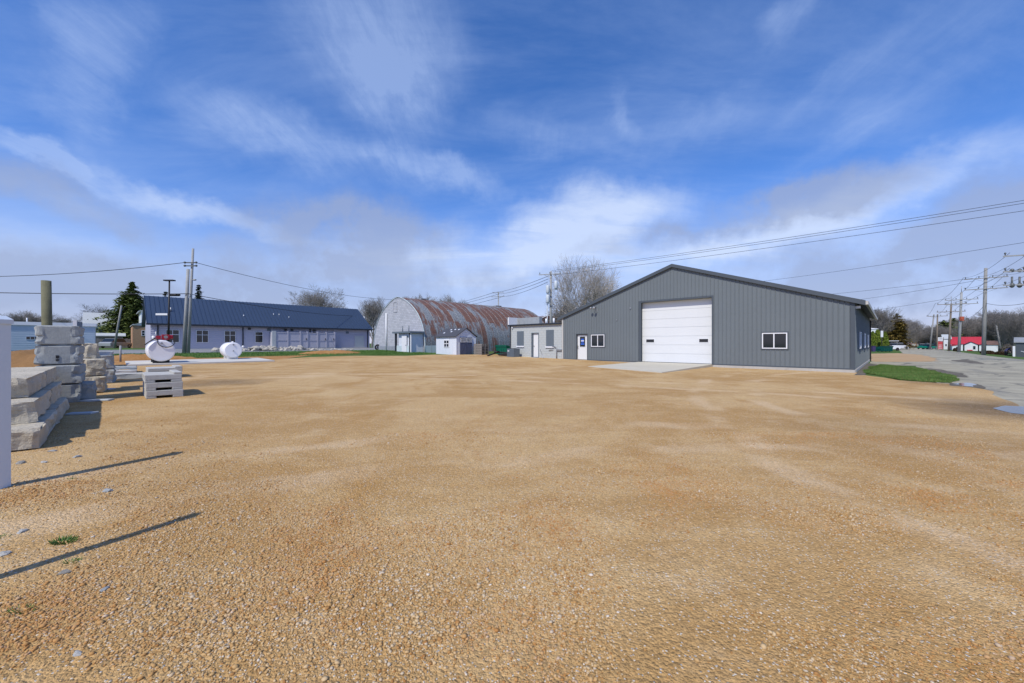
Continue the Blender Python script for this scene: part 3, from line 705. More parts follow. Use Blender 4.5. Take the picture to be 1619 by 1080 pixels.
# ------------------------------------------------------------------ painted block annexe
AN = 6.05; FA = Fr(COR + U * (WID + .04) - B * .02, U, -B)
bb = thing('block_building', FA.p(3, -4, .2), 'low grey painted block building with white door and boarded windows', 'building')
dr = (ta(852.5) - WID, ta(841.5) - WID, .26, 2.42)
mb = MB(); wall(mb, FA, 0, AN, -.3, lambda a: 3.12, [dr], .18); FA2 = Fr(FA.p(AN, 0, 0), B, U); wall(mb, FA2, 0, 9, -.3, lambda a: 3.12)
obj('wall', mb, M['painted_block'], bb)
mb = MB(); mb.box(-.0, AN + .15, -9, .18, 3.12, 3.24, FA); obj('fascia', mb, M['navy_trim'], bb)
mb = MB(); mb.prism([(.14, 3.25), (-9, 3.85), (-9, 3.7), (.14, 3.24)], .02, AN + .12, lambda x, y, t: FA.p(t, x, y)); mb.box(3.3, AN + .05, -1.4, -1.0, 3.3, 3.92, FA)
obj('roof', mb, M['roof_grey'], bb)
obj('corner_flashing', MB().box(AN + .02, AN + .14, -1.2, .16, 3.25, 3.95, FA), M['white_paint'], bb)
for pxv in (853, 865, 884):
    a = ta(pxv) - WID; obj('roof_vent', MB().tube([FA.p(a, -1, 3.28), FA.p(a, -1, 3.72)], .09), M['white_paint'] if pxv < 880 else M['metal_grey'], bb)
for (pa, pb, z0, z1) in ((818.5, 829, 1.28, 2.62), (864.5, 876.5, 1.25, 2.66)):
    l, r = ta(pb) - WID, ta(pa) - WID
    f = MB().box(l, r, .002, .035, z0, z1, FA)
    for k in range(1, 8): f.box(l + (r - l) * k / 8 - .01, l + (r - l) * k / 8 + .01, .0355, .045, z0 + .02, z1 - .02, FA)
    wb = obj('boarded_window', f, M['board_grey'], bb); obj('sill', MB().box(l - .05, r + .05, .002, .09, z0 - .12, z0 - .003, FA), M['white_paint'], wb)
dd = obj('door', MB().box(dr[0] + .05, dr[1] - .14, -.13, -.09, dr[2] + .02, dr[3] - .04, FA), M['door_white'], bb)
obj('door_handle', MB().ball(FA.p(dr[1] - .22, -.06, 1.25), .035, .035, .035), M['black'], dd)
f = MB(); ring(f, FA, dr[0] - .03, dr[1] + .03, dr[2] - .02, dr[3] + .03, .06, .002, .03); f.box(dr[1] - .13, dr[1] - .03, -.15, -.05, dr[2], dr[3], FA); obj('door_frame', f, M['board_grey'], bb)
obj('door_step', MB().box(dr[0] - .1, dr[1] + .1, .01, .5, 0, .26, FA), M['concrete'], bb)
obj('downspout', MB().tube([FA.p(AN - .1, .08, 3.1), FA.p(AN - .1, .08, .5), FA.p(AN - .25, .3, .42)], .05), M['navy_trim'], bb)
pp = ta(882) - WID
f = MB(); f.tube([FA.p(pp + .5, .06, 1.2), FA.p(pp + .2, .1, 1.25), FA.p(pp, .12, 1.15), FA.p(pp, .12, .1)], .035); f.tube([FA.p(pp + .9, .05, .9), FA.p(pp + .4, .08, 1.0)], .025)
obj('conduit', f, M['metal_grey'], bb)
f = MB(); f.box(-.5, .0, .0, .1, .9, 1.0, Fr(FA.p(pp, .02, 0), U, -B)); obj('meter_box', f, M['metal_grey'], bb)
obj('wall_lamp', MB().ball(FA.p(AN - .35, .08, 2.95), .08, .08, .08), M['white_paint'], bb)
# hand rail leaning by the block wall, condenser, drain hose, dumpster, pallet stack
r1 = ta(858) - WID; r2 = ta(871) - WID
tag(obj('metal_pipe', MB().tube([FA.p(r1, .25, .95), FA.p(r2, .9, .25)], .03), M['metal_grey'], None, FA.p(r1, .5, .25)), 'thin dark pipe slanting to the ground beside the white door of the block building', 'pipe')
ca = thing('condenser_unit', FA.p(ta(822) - WID, .8, .28), 'dark grey air conditioner unit on the gravel by the block building', 'air conditioner')
cf = Fr(FA.p(ta(822) - WID, .8, .28), U, -B); f = MB().box(-.42, .42, -.4, .4, 0, .74, cf)
for k in range(11): f.box(-.40, .40, .401, .415, .06 + k * .06, .08 + k * .06, cf)
obj('housing', f, M['board_grey'], ca); obj('badge', MB().box(.12, .32, .416, .425, .5, .58, cf), M['white_paint'], ca)
obj('fan_grille', MB().tube([cf.p(0, 0, .741), cf.p(0, 0, .78)], .3, 16), M['black'], ca)
hs0 = FA.p(AN - .15, .9, 0); pts = [hs0 + Vector((math.cos(a * .5) * (.35 + .03 * a), math.sin(a * .5) * .35, .33 + .02 * a)) for a in range(22)]
tag(obj('drain_hose', MB().tube(pts + [hs0 + Vector((-1.6, .3, .33))], .07), M['black_rubber'], None, hs0 + UP * .3), 'coiled black corrugated drain hose at the downspout of the block building', 'hose')
def dumpster(loc, fr_u, fr_n, L, Wd, H, m, label, lid='black'):
    fr = Fr(loc, fr_u, fr_n); t = thing('dumpster', loc, label, 'dumpster')
    b = MB(); b.prism([(-Wd / 2 + .1, .1), (Wd / 2 - .12, .1), (Wd / 2, H), (-Wd / 2, H * .86)], -L / 2, L / 2, lambda x, y, t_: fr.p(t_, x, y))
    for k in range(5): a = -L / 2 + .12 + k * (L - .24) / 4; b.box(a - .03, a + .03, Wd / 2 - .12, Wd / 2 - .02, .12, H * .92, fr)
    b.box(-L / 2 - .03, L / 2 + .03, Wd / 2 - .03, Wd / 2 + .04, H - .1, H, fr)
    obj('body', b, M[m], t)
    l_ = MB().prism([(-Wd / 2, H * .86 + .01), (Wd / 2 + .05, H + .01), (Wd / 2 + .05, H + .05), (-Wd / 2, H * .86 + .05)], -L / 2, L / 2, lambda x, y, t_: fr.p(t_, x, y))
    obj('lid', l_, M[lid], t)
    for s in (-1, 1):
        obj('fork_pocket', MB().box(s * (L / 2 + .01) - .04, s * (L / 2 + .01) + .04, -.3, .3, H * .45, H * .6, fr), M[m], t)
        for s2 in (-1, 1): obj('wheel', MB().tube([fr.p(s * (L / 2 - .2), s2 * .3 - .03, .07), fr.p(s * (L / 2 - .2), s2 * .3 + .03, .07)], .07, 10), M['black'], t)
    return t
dumpster(at(797.5, 39.5), U, -B, 1.55, 1.0, .95, 'dumpster_green', 'green dumpster between the rusty arched building and the block building', 'dumpster_green')
# stack of dark pallets right of the shed
pl0 = at(761, 39.6)
for k in range(7):
    f = MB(); fr = Fr(pl0 + UP * (k * .16), U, -B)
    for j in range(6): f.box(-.6 + j * .21, -.6 + j * .21 + .14, -.5, .5, .12, .14, fr); f.box(-.6 + j * .21, -.6 + j * .21 + .14, -.5, .5, 0, .018, fr)
    for j in (-.5, -.04, .42): f.box(-.6, .6, j, j + .08, .019, .119, fr)
    tag(obj('pallet', f, M['fence_wood'], None, pl0 + UP * (k * .16)), 'weathered dark pallet in the stack right of the garden shed', 'pallet', 'pallets stacked beside the garden shed')

# ------------------------------------------------------------------ rusty arched building
QR = Vector((-.2236 * 43, 43, 0)); QW = 11.94; QL = 22.2; FQ = Fr(QR, U, -B); QB = .42
qb = thing('arched_building', QR + U * 6 + B * 11 + UP * QB, 'arched barn with rusty patchy metal roof and pale brick end wall', 'building')
half = [(0, QB - .3), (0, QB + .9), (.05, 1.9), (.22, 2.7), (.5, 3.45), (.92, 4.15), (1.45, 4.8), (2.1, 5.38), (2.8, 5.88), (3.6, 6.32), (4.4, 6.68), (5.2, 6.93), (QW / 2, 7.05)]
prof = half + [(QW - x, z) for x, z in reversed(half[:-1])]
for s_ in (0, QL): mb = MB(); mb.poly([FQ.p(x, -s_, z) for x, z in prof]); obj('end_wall', mb, M['end_wall'], qb)
rb = [(x, z) for x, z in prof if z > QB - .5]
arc = [0]
for (x0, z0), (x1, z1) in zip(rb[:-1], rb[1:]): arc.append(arc[-1] + math.hypot(x1 - x0, z1 - z0))
me = bpy.data.meshes.new('roof'); V_, F_, UVs = [], [], []
ns = 46
org = ORG[qb.name]; NP = len(rb)
def off(i, d):
    x, z = rb[i]; x0, z0 = rb[max(i - 1, 0)]; x1, z1 = rb[min(i + 1, NP - 1)]; L_ = math.hypot(x1 - x0, z1 - z0); return (x - (z1 - z0) / L_ * d, z + (x1 - x0) / L_ * d)
for j in range(ns + 1):
    s_ = -.03 + (QL + .06) * j / ns
    for i in range(NP):
        sag = .05 * noise.noise(Vector((s_ * .4, i * .7, 3))); x, z = off(i, .05 + sag); V_.append(tuple(FQ.p(x, -s_, z) - org))
for j in range(ns):
    for i in range(NP - 1):
        F_.append((j * NP + i, j * NP + i + 1, (j + 1) * NP + i + 1, (j + 1) * NP + i))
        t0, t1 = (QL + .36) * j / ns, (QL + .36) * (j + 1) / ns; A = arc[-1]; a0, a1 = min(arc[i], A - arc[i]), min(arc[i + 1], A - arc[i + 1])
        UVs += [(t0, a0), (t0, a1), (t1, a1), (t1, a0)]
me.from_pydata(V_, [], F_); ul = me.uv_layers.new(name='UVMap')
for i, uvv in enumerate(UVs): ul.data[i].uv = uvv
me.polygons.foreach_set('use_smooth', [True] * len(F_))
ro = link_mesh('roof', me, M['rusty_roof'], qb)
mb = MB()
for j in range(0, 24):
    s_ = -.15 + j * .96
    mb.tube([FQ.p(*[(off(i, .07)[0]), -s_, off(i, .07)[1]]) for i in range(NP)], .016, 4, True, False)
seamo = obj('roof_seam', mb, M['roof_grey'], qb)
mb = MB(); pts = [off(i, .06) for i in range(NP)]
mb.tube([FQ.p(x, .02, z) for x, z in pts], .04, 6); obj('edge_trim', mb, M['galv_pale'], qb)
mb = MB(); mb.box(.0, 5.0, .0, .07, QB - .3, QB + .85, Fr(QR, B, -U)); obj('side_skirt', mb, M['galv_pale'], qb)
mb = MB(); mb.box(.0, QW, .0, .06, QB - .3, QB + .75, FQ); obj('end_skirt', mb, M['skirt_block'], qb)
obj('vent_pipe', MB().tube([FQ.p(ta(612, QR), .12, .3), FQ.p(ta(612, QR), .12, 5.3)], .09), M['white_paint'], qb)
f = MB(); ring(f, FQ, ta(628, QR), ta(622, QR), 5.3, 6.6, .1, .01, .05); obj('loft_hatch', f, M['end_wall'], qb)
for pxv, zz_ in ((655, 7.02), (740, 7.02)):
    s_ = 3.0 if pxv < 700 else 16; obj('roof_hatch', MB().box(QW / 2 - .5, QW / 2 + .4, -s_ - 1.1, -s_, 7.06, 7.2, FQ), M['roof_grey'], qb)
# small entrance lean-to at its corner
EX = ta(668.5, QR); e0 = ta(671.5, QR); e1 = ta(643, QR)
ent = thing('entry_canopy', FQ.p(1.5, 1, .4), 'flat canopy on dark posts over a white door at the arched barn', 'canopy')
cfr = Fr(FQ.p(0, 1.6, 0), U, -B); l0, l1 = .25, 3.4
obj('roof', MB().box(l0 - .3, l1 + .4, -1.5, .3, 2.62, 2.82, cfr), M['board_grey'], ent)
for a in (l0 + .1, l1): obj('post', MB().box(a - .09, a + .09, -.05, .13, .0, 2.62, cfr), M['navy_trim'], ent)
obj('post', MB().box(l0 - .15, l0 - .02, -.0, .12, .0, 2.62, cfr), M['white_paint'], ent)
obj('wall', MB().box(l0 + .02, l1 - .4, -1.5, -.1, .1, 2.6, cfr), M['shed_white'], ent)
obj('lower_wall', MB().box(l0 + .22, l1 - .1, -.08, .0, .1, 1.25, cfr), M['galv_pale'], ent)
ed = obj('door', MB().box(1.1, 2.1, .01, .05, .25, 2.42, cfr), M['white_paint'], ent); obj('door_handle', MB().ball(cfr.p(1.2, .08, 1.3), .04, .04, .04), M['black'], ed)
for a in (l0 + 1.6, l1 - .2): obj('roof_pipe', MB().tube([cfr.p(a, -.7, 2.82), cfr.p(a, -.7, 3.5)], .05), M['board_grey'], ent)
# tyres left on the lawn by the pale end wall
for k, (dx, dz_) in enumerate(((0, 0), (.55, 0))):
    c = at(597 + dx * 9, 50.5); f = MB(); pts = [c + Vector((math.cos(i * .5236) * .3, 0, .38 + math.sin(i * .5236) * .3)) for i in range(13)]
    f.tube(pts, .11, 8, False); tag(obj('tyre', f, M['black_rubber'], None, c), ('left' if k == 0 else 'right') + ' one of two black tyres standing by the pale end wall', 'tyre')

# ------------------------------------------------------------------ garden shed
SC = Vector((-.1431 * 38.5, 38.5, 0)); SG = g(SC.x, SC.y) - .02; SWd = 2.5; SL = 3.4; FSa = Fr(SC, U, -B); FSb = Fr(SC, B, -U)
sh = thing('garden_shed', SC + UP * SG, 'small white garden shed with dark blue double doors', 'shed')
EV = SG + 1.88; PK = SG + 2.66
mb = MB(); wall(mb, FSa, 0, SL, SG, lambda a: EV); wall(mb, FSb, 0, SWd, SG, lambda a: EV + (PK - EV) * (1 - abs(a - SWd / 2) / (SWd / 2)))
wall(mb, Fr(SC + B * SWd + U * SL, -U, B), 0, SL, SG, lambda a: EV); wall(mb, Fr(SC + U * SL, B, U), 0, SWd, SG, lambda a: EV + (PK - EV) * (1 - abs(a - SWd / 2) / (SWd / 2)))
for k in range(7): a = .02 + k * (SL - .08) / 6; mb.box(a, a + .035, .002, .015, SG + .02, EV - .02, FSa)
mb.box(-.02, .09, .001, .025, SG, EV, FSa); mb.box(SL - .09, SL + .02, .001, .025, SG, EV, FSa); mb.box(.001, .09, .001, .025, SG, EV - .02, FSb); mb.box(SWd - .09, SWd + .02, .001, .025, SG, EV - .02, FSb)
obj('wall', mb, M['shed_white'], sh)
mb = MB(); k_ = (PK - EV) / (SWd / 2)
for sgn in (0, 1):
    def rp(x, y, t, sgn=sgn): return FSb.p(x if not sgn else SWd - x, -t, y)
    mb.prism([(-.15, EV - .15 * k_ + .02), (SWd / 2, PK + .02), (SWd / 2, PK + .09), (-.15, EV - .15 * k_ + .09)], -.12, SL + .12, rp)
obj('roof', mb, M['shingle_dark'], sh)
for i, (a, h) in enumerate(((.7, .72), (1.35, .75), (2.0, .72), (1.5, .45), (2.5, .3))):
    x = h * SWd / 2; z = EV + x * k_ + .095; mb = MB(); mb.prism([(x, z), (x + .12, z + .12 * k_), (x + .12, z + .12 * k_ + .02), (x, z + .02)], a, a + .22, lambda X, Y, t: FSb.p(X, -t, Y)); obj('roof_patch', mb, M['shed_white'], sh)

window(sh, FSa, 1.15, 2.05, SG + .75, SG + 1.52, .07, .05, (.5,), (.5,), name='window')
dl, drr = .42, 1.98
for s in (0, 1):
    a0 = dl + s * (drr - dl) / 2 + .01; a1 = a0 + (drr - dl) / 2 - .02
    f = MB().box(a0, a1, .026, .06, SG + .06, SG + 1.80, FSb); t_ = .07; ring(f, FSb, a0, a1, SG + .06, SG + 1.24, t_, .0605, .075)
    x0, x1 = (a0 + .08, a1 - .08) if s == 0 else (a1 - .08, a0 + .08)
    f.prism([(x0, SG + .14), (x0 + (.09 if s == 0 else -.09), SG + .14), (x1, SG + 1.16), (x1 - (.09 if s == 0 else -.09), SG + 1.16)], .061, .073, lambda X, Y, t: FSb.p(X, t, Y))
    do = obj('door', f, M['shed_door'], sh)
    window(do, Fr(FSb.p(0, .06, 0), B, -U), a0 + .05, a1 - .05, SG + 1.28, SG + 1.74, .045, .03, (.25, .5, .75), (.5,), name='door_window')
obj('gable_vent', MB().tube([FSb.p(SWd / 2, .0, PK - .28), FSb.p(SWd / 2, .03, PK - .28)], .09, 8), M['white_paint'], sh)

# ------------------------------------------------------------------ long building with a blue roof
BL = Vector((-.9293 * 43, 43, 0)); BLN = 25.2; BZ = .86; BE = 3.88; BR = 7.1; BW = 10.0
FBl = Fr(BL, B, -U)
bl = thing('blue_roof_building', BL + B * 12 + U * 5 + UP * BZ, 'long pale lavender sided building with standing seam blue metal roof', 'building')
gb = lambda a: BE + (BR - BE) * (1 - abs(a - BW / 2) / (BW / 2))
tb = lambda px: ta(px, BL, B)
mb = MB(); wall(mb, FBl, 0, BLN, BZ, lambda a: BE)
for k in range(13): z = BZ + .12 + k * .235; mb.prism([(.001, z), (.028, z), (.001, z + .12)], .0, BLN, lambda x, y, t: FBl.p(t, x, y))
wall(mb, Fr(BL + U * BW, -U, -B), 0, BW, BZ, gb); wall(mb, Fr(BL + B * BLN, U, B), 0, BW, BZ, gb); wall(mb, Fr(BL + U * BW + B * BLN, -B, U), 0, BLN, BZ, lambda a: BE)
obj('wall', mb, M['lav_siding'], bl)
obj('foundation', MB().box(-.03, BLN + .03, -BW, .06, .2, BZ - .002, FBl), M['slab'], bl)
mb = MB(); k_ = (BR - BE) / (BW / 2)
for sgn in (0, 1):
    def rp(x, y, t, sgn=sgn): return Fr(BL, U, B).p(x if not sgn else BW - x, t, y)
    mb.prism([(-.45, BE - .45 * k_ + .02), (BW / 2, BR + .02), (BW / 2, BR + .1), (-.45, BE - .45 * k_ + .1)], -.35, BLN + .35, rp)
    if not sgn:
        for j in range(63):
            t = -.34 + j * .41; mb.prism([(-.45, BE - .45 * k_ + .1), (BW / 2 - .02, BR + .09), (BW / 2 - .02, BR + .15), (-.45, BE - .45 * k_ + .16)], t, t + .04, rp)
obj('roof', mb, M['blue_roof'], bl)
mb = MB(); mb.box(-.38, BLN + .38, .45, .58, BE - .45 * k_ - .06, BE - .45 * k_ + .13, FBl); obj('gutter', mb, M['navy_trim'], bl)
mb = MB(); mb.box(-.33, BLN + .33, .02, .44, BE - .22, BE - .17, FBl); obj('soffit', mb, M['navy_trim'], bl)
for pxv in (249.5, 384, 490, 581):
    a = tb(pxv); obj('downspout', MB().box(a - .06, a + .06, .03, .13, BZ, BE - .2, FBl), M['navy_trim'], bl)
for (pa, pb, mu, ba) in ((262, 283.5, (.5,), (.62,)), (310, 329.5, (.5,), (.62,)), (354.5, 372.5, (.5,), (.62,)), (403, 415.5, (), (.68,))):
    window(bl, Fr(FBl.p(0, .03, 0), B, -U), tb(pa), tb(pb), 1.60, 3.06 if mu else 3.0, .045, .05, mu, ba)
mb = MB(); ring(mb, FBl, tb(560), tb(576), BZ + .02, 2.75, .1, .03, .06); dd = obj('door', mb, M['lav_fence'], bl)
obj('door_panel', MB().box(tb(560) + .1, tb(576) - .1, .03, .05, BZ + .05, 2.65, FBl), M['roof_pale'], dd)
for pxv, z in ((394, 3.35), (451, 3.33), (461, 3.33), (496.5, 3.35), (496.5, 3.05)):
    a = tb(pxv); obj('wall_lamp', MB().box(a - .16, a + .16, .02, .2, z - .1, z + .1, FBl), M['black'], bl)
for pxv, z in ((425, 3.3), (549, 3.15)):
    a = tb(pxv); obj('louvre', MB().box(a - .22, a + .22, .03, .06, z - .16, z + .16, FBl), M['board_grey'], bl)
for pxv, dn in ((273, 2.0), (390, 1.6), (440, 2.2), (449, 2.2), (463, 1.7)):
    a = tb(pxv); z = BE + dn * k_ + .1
    obj('roof_vent', MB().tube([FBl.p(a, -dn, z), FBl.p(a, -dn, z + (.45 if pxv < 280 else .2))], .07 if pxv < 280 else .05), M['metal_grey'] if pxv < 280 else M['white_paint'], bl)
# service enclosure in front of it
ef = Fr(BL - U * 1.9, B, -U); en = thing('fence_enclosure', ef.p(12, 0, BZ), 'lavender panel enclosure with double gates against the long building', 'fence')
te = lambda px: ta(px, ef.o, B)
xs = [433, 455, 475, 486, 502, 516, 529]
for i, pxv in enumerate(xs):
    a = te(pxv); w_ = .22 if i == 0 else .07
    obj('post', MB().box(a - w_, a + w_, -.1, .1, BZ - .2, BZ + 2.25, ef), M['lav_fence'] if i else M['roof_pale'], en)
for i, (x0, x1) in enumerate(zip(xs[:-1], xs[1:])):
    a0, a1 = te(x0) + .08 + (.15 if i == 0 else 0), te(x1) - .08; f = MB().box(a0, a1, -.03, .03, BZ + .0, BZ + 2.1, ef)
    f.box(a0, a1, .031, .07, BZ + 2.0, BZ + 2.1, ef); f.box(a0, a1, .031, .07, BZ + 1.0, BZ + 1.08, ef); f.box(a0, a1, .031, .07, BZ + .05, BZ + .12, ef)
    po = obj('gate_panel' if i in (2, 4, 5) else 'fence_panel', f, M['lav_fence'], en)
    if i in (2, 4, 5): obj('latch', MB().box(a1 - .12, a1 - .04, .08, .14, BZ + 1.1, BZ + 1.35, ef), M['black'], po)
obj('side_panel', MB().box(te(433), te(433) + .06, -1.8, -.1, BZ, BZ + 2.1, ef), M['lav_fence'], en)
obj('side_panel', MB().box(te(529) - .06, te(529), -1.8, -.1, BZ, BZ + 2.1, ef), M['lav_fence'], en)
tag(obj('retaining_kerb', MB().box(-4, 30, -.1, .25, .3, BZ - .02, Fr(BL - U * 2.4, B, -U)), M['slab']), kind='structure')

# ------------------------------------------------------------------ rock heap
def rock_mesh(seed, flat=.6):
    bm = bmesh.new(); bmesh.ops.create_icosphere(bm, subdivisions=2, radius=1)
    for v in bm.verts:
        q = v.co.copy(); v.co = q * (1 + .55 * noise.noise(q * 1.1 + Vector((seed, 0, 0))) + .15 * noise.noise(q * 3 + Vector((0, seed, 0)))); v.co.z *= flat
    me = bpy.data.meshes.new('rock'); bm.to_mesh(me); bm.free(); me.materials.append(M['riprap']); return me
rms = [rock_mesh(k * 3.7, .55 + .1 * (k % 3)) for k in range(6)]
rr = random.Random(5)
for i in range(110):
    px = rr.uniform(336, 560) if i < 80 else rr.uniform(395, 480); Yr = 42 + (px - 336) / 224 * 9.5 + rr.uniform(-1.0, 1.0)
    P = at(px, Yr); s = rr.uniform(.14, .36) * (1.0 if px < 500 else .6)
    o = bpy.data.objects.new('rock', rms[i % 6]); col.objects.link(o); o.location = P + UP * (s * .35 + (rr.uniform(0, .3) if 390 < px < 480 else 0)); o.scale = (s * rr.uniform(.8, 1.4), s, s * rr.uniform(.7, 1.1)); o.rotation_euler = (rr.uniform(-.4, .4), rr.uniform(-.4, .4), rr.uniform(0, 6.28))
    tag(o, 'pale limestone rock in the heap below the long blue roofed building', 'rock', 'pale rocks heaped along the back road')
def mound(name, c, rx, ry, h, m, label, rot=0, seed=0, cat='soil pile'):
    mb = MB(); n_, k_ = 40, 14; rows = []
    for i in range(k_ + 1):
        t = i / k_; row = []
        for j in range(n_):
            a = 2 * math.pi * j / n_; x, y = math.cos(a) * rx * (1 - t), math.sin(a) * ry * (1 - t)
            X = c.x + x * math.cos(rot) - y * math.sin(rot); Y = c.y + x * math.sin(rot) + y * math.cos(rot)
            z = h * (1 - (1 - t) ** 2) * (1 + .35 * noise.noise(Vector((X * .9 + seed, Y * .9, 0)))) + .06 * noise.noise(Vector((X * 4, Y * 4, seed))) * (1 if i else 0)
            row.append(len(mb.v)); mb.v.append(Vector((X, Y, g(X, Y) + max(z, 0) + (.03 if i else -.05))))
        rows.append(row)
    for i in range(k_):
        for j in range(n_): mb.f.append((rows[i][j], rows[i][(j + 1) % n_], rows[i + 1][(j + 1) % n_], rows[i + 1][j])); mb.sm.append(True)
    return tag(obj(name, mb, M[m], None, Vector((c.x, c.y, g(c.x, c.y)))), label, cat)
mound('soil_pile', at(45, 17), 3.4, 2.2, .95, 'dirt', 'orange brown soil heap behind the stacked stone blocks', 0, 3)
mound('dirt_mound', at(525, 38.5), 3.2, 1.5, .32, 'dirt_bare', 'low bare dirt mound on the grass edge left of the barn', R(45), 8, 'dirt mound')
mound('dirt_mound', at(190, 25.5), 4.2, .8, .32, 'dirt_bare', 'low dirt ridge behind the flat slabs left of the white tank', R(45), 9, 'dirt mound')

# ------------------------------------------------------------------ fuel tanks
def tank(c, dia, L, label, pump):
    fr = Fr(c, U, -B); r = dia / 2; z = r + .1; t = thing('fuel_tank', c, label, 'tank')
    prof = [(0, 0.0), (0, r * .9), (.035, r * .97), (.06, r), (L - .06, r), (L - .035, r * .97), (L, r * .9), (L, .0)]
    mb = MB(); n_ = 40; idx = []
    for (a, rd) in prof:
        row = []
        for j in range(n_): th = 2 * math.pi * j / n_; row.append(len(mb.v)); mb.v.append(fr.p(a, math.cos(th) * rd, z + math.sin(th) * rd))
        idx.append(row)
    for i in range(len(prof) - 1):
        for j in range(n_): mb.f.append((idx[i][j], idx[i][(j + 1) % n_], idx[i + 1][(j + 1) % n_], idx[i + 1][j])); mb.sm.append(2 < i < 4)
    obj('tank_body', mb, M['tank_white'], t)
    for a in (.25, L - .35): obj('skid', MB().box(a, a + .1, -r * .6, r * .6, .0, .16 + .1 * r, fr), M['black'] if pump else M['tank_white'], t)
    obj('weld_band', MB().tube([fr.p(L * .5 - .015, 0, z), fr.p(L * .5 + .015, 0, z)], r + .006, 40), M['tank_white'], t)
    obj('bung', MB().tube([fr.p(.02, 0, z + r * .72), fr.p(-.05, 0, z + r * .72)], .05, 10), M['metal_grey'], t)
    if pump:
        p_ = obj('fuel_pump', MB().box(.05, .45, -.34, -.02, z + r + .02, z + r + .32, fr).box(.1, .4, .02, .22, z + r + .05, z + r + .25, fr), M['red_pump'], t)
        obj('pump_motor', MB().tube([fr.p(.2, -.5, z + r + .18), fr.p(.2, -.3, z + r + .18)], .11, 12), M['red_pump'], p_)
        obj('gauge', MB().tube([fr.p(.04, -.18, z + r + .18), fr.p(.0, -.18, z + r + .18)], .09, 12), M['metal_grey'], p_)
        obj('filter', MB().tube([fr.p(.2, .32, z + r + .0), fr.p(.2, .32, z + r + .24)], .08, 12), M['white_paint'], p_)
        obj('vent_pipe', MB().tube([fr.p(.6, .2, z + r - .05), fr.p(.6, .2, z + r + .5)], .03, 8), M['metal_grey'], t)
        cen = (-.05, -.05); pts = [fr.p(-.04, -.2 + .36 * math.cos(a), z + r * .92 + .30 * math.sin(a) - .05) for a in [math.pi * (.05 + .95 * k / 16) + math.pi for k in range(17)]]
        obj('hose', MB().tube([fr.p(.1, -.45, z + r + .1)] + pts[::1] + [fr.p(.1, .2, z + r + .1)], .018, 6), M['black_rubber'], t)
        obj('nozzle', MB().tube([fr.p(.0, .25, z + r + .12), fr.p(-.05, .55, z + r - .12), fr.p(-.05, .7, z + r - .28)], .028, 6), M['black'], t)
        obj('label_plate', MB().box(-.004, -.001, -.05, .05, 0, .01, fr), M['metal_grey'], t)
    else:
        obj('cap', MB().tube([fr.p(.25, .0, z + r - .02), fr.p(.25, 0, z + r + .08)], .06, 10), M['white_paint'], t)
        obj('elbow', MB().tube([fr.p(.3, -r - .02, z + .2), fr.p(.3, -r - .1, z + .2), fr.p(.3, -r - .1, z + .3)], .07, 8), M['white_paint'], t)
        obj('valve', MB().tube([fr.p(-.06, .0, z - .05), fr.p(.01, 0, z - .05)], .04, 8), M['metal_grey'], t)
    return t
# thin side of a tank is its run along U, so the end facing the yard is the round one
c1 = at(255.5, 21.9); c1.z += .10; tank(c1, 1.2, 1.9, 'white fuel tank topped by a red pump and black hose', True)
c2 = at(369, 26.3); c2.z += .10; tank(c2, 1.03, 1.6, 'smaller plain white tank on the slab, without any pump', False)

# ------------------------------------------------------------------ stone blocks
def block(c, du, L, Wd, H, m, label, group=None, seed=0, rough=.05, tilt=0, name='stone_block', flat_end=False, cuts=9):
    """L along du, Wd across, base at c"""
    du = Vector((du[0], du[1], 0)).normalized(); dn = Vector((du.y, -du.x, 0))
    bm = bmesh.new(); bmesh.ops.create_cube(bm, size=1); bmesh.ops.subdivide_edges(bm, edges=bm.edges, cuts=cuts, use_grid_fill=True)
    for v in bm.verts:
        x, y, z = v.co.x, v.co.y, v.co.z
        p = Vector((x * L, y * Wd, z * H)); q = p * 3.2 + Vector((seed * 7.3, seed * 1.9, 0)); q2 = p * 9 + Vector((seed, 0, seed))
        k = rough
        if abs(z) > .499: k *= .12
        if flat_end and x < -.499 and abs(y) < .34: k *= .04
        if flat_end and y < -.499 : k *= .55
        d = Vector((noise.noise(q), noise.noise(q + Vector((31, 0, 0))), noise.noise(q + Vector((0, 57, 0))))) * k * 1.6 + Vector((noise.noise(q2), noise.noise(q2 + Vector((9, 0, 0))), noise.noise(q2 + Vector((0, 9, 0))))) * k * .7
        ex = [abs(abs(x) - .5) < 1e-3, abs(abs(y) - .5) < 1e-3, abs(abs(z) - .5) < 1e-3]
        if sum(ex) >= 2:
            p *= 1 - .02
            if ex[2]: p.z *= .97
        if flat_end and (abs(y) > .42) and abs(z) < .06: p.y *= .93; p.x *= .985       # split groove round the sides
        v.co = p + d
    rot = du.to_2d(); a = math.atan2(du.y, du.x)
    me = bpy.data.meshes.new(name); 
    for v in bm.verts: v.co.z += H / 2
    bm.to_mesh(me); bm.free()
    me.polygons.foreach_set('use_smooth', [False] * len(me.polygons))
    o = bpy.data.objects.new(name, me); col.objects.link(o); me.materials.append(M[m]); o.location = c; o.rotation_euler = (0, tilt, a)
    ORG[o.name] = Vector(c)
    return tag(o, label, 'stone block' if name == 'stone_block' else 'slab', group)
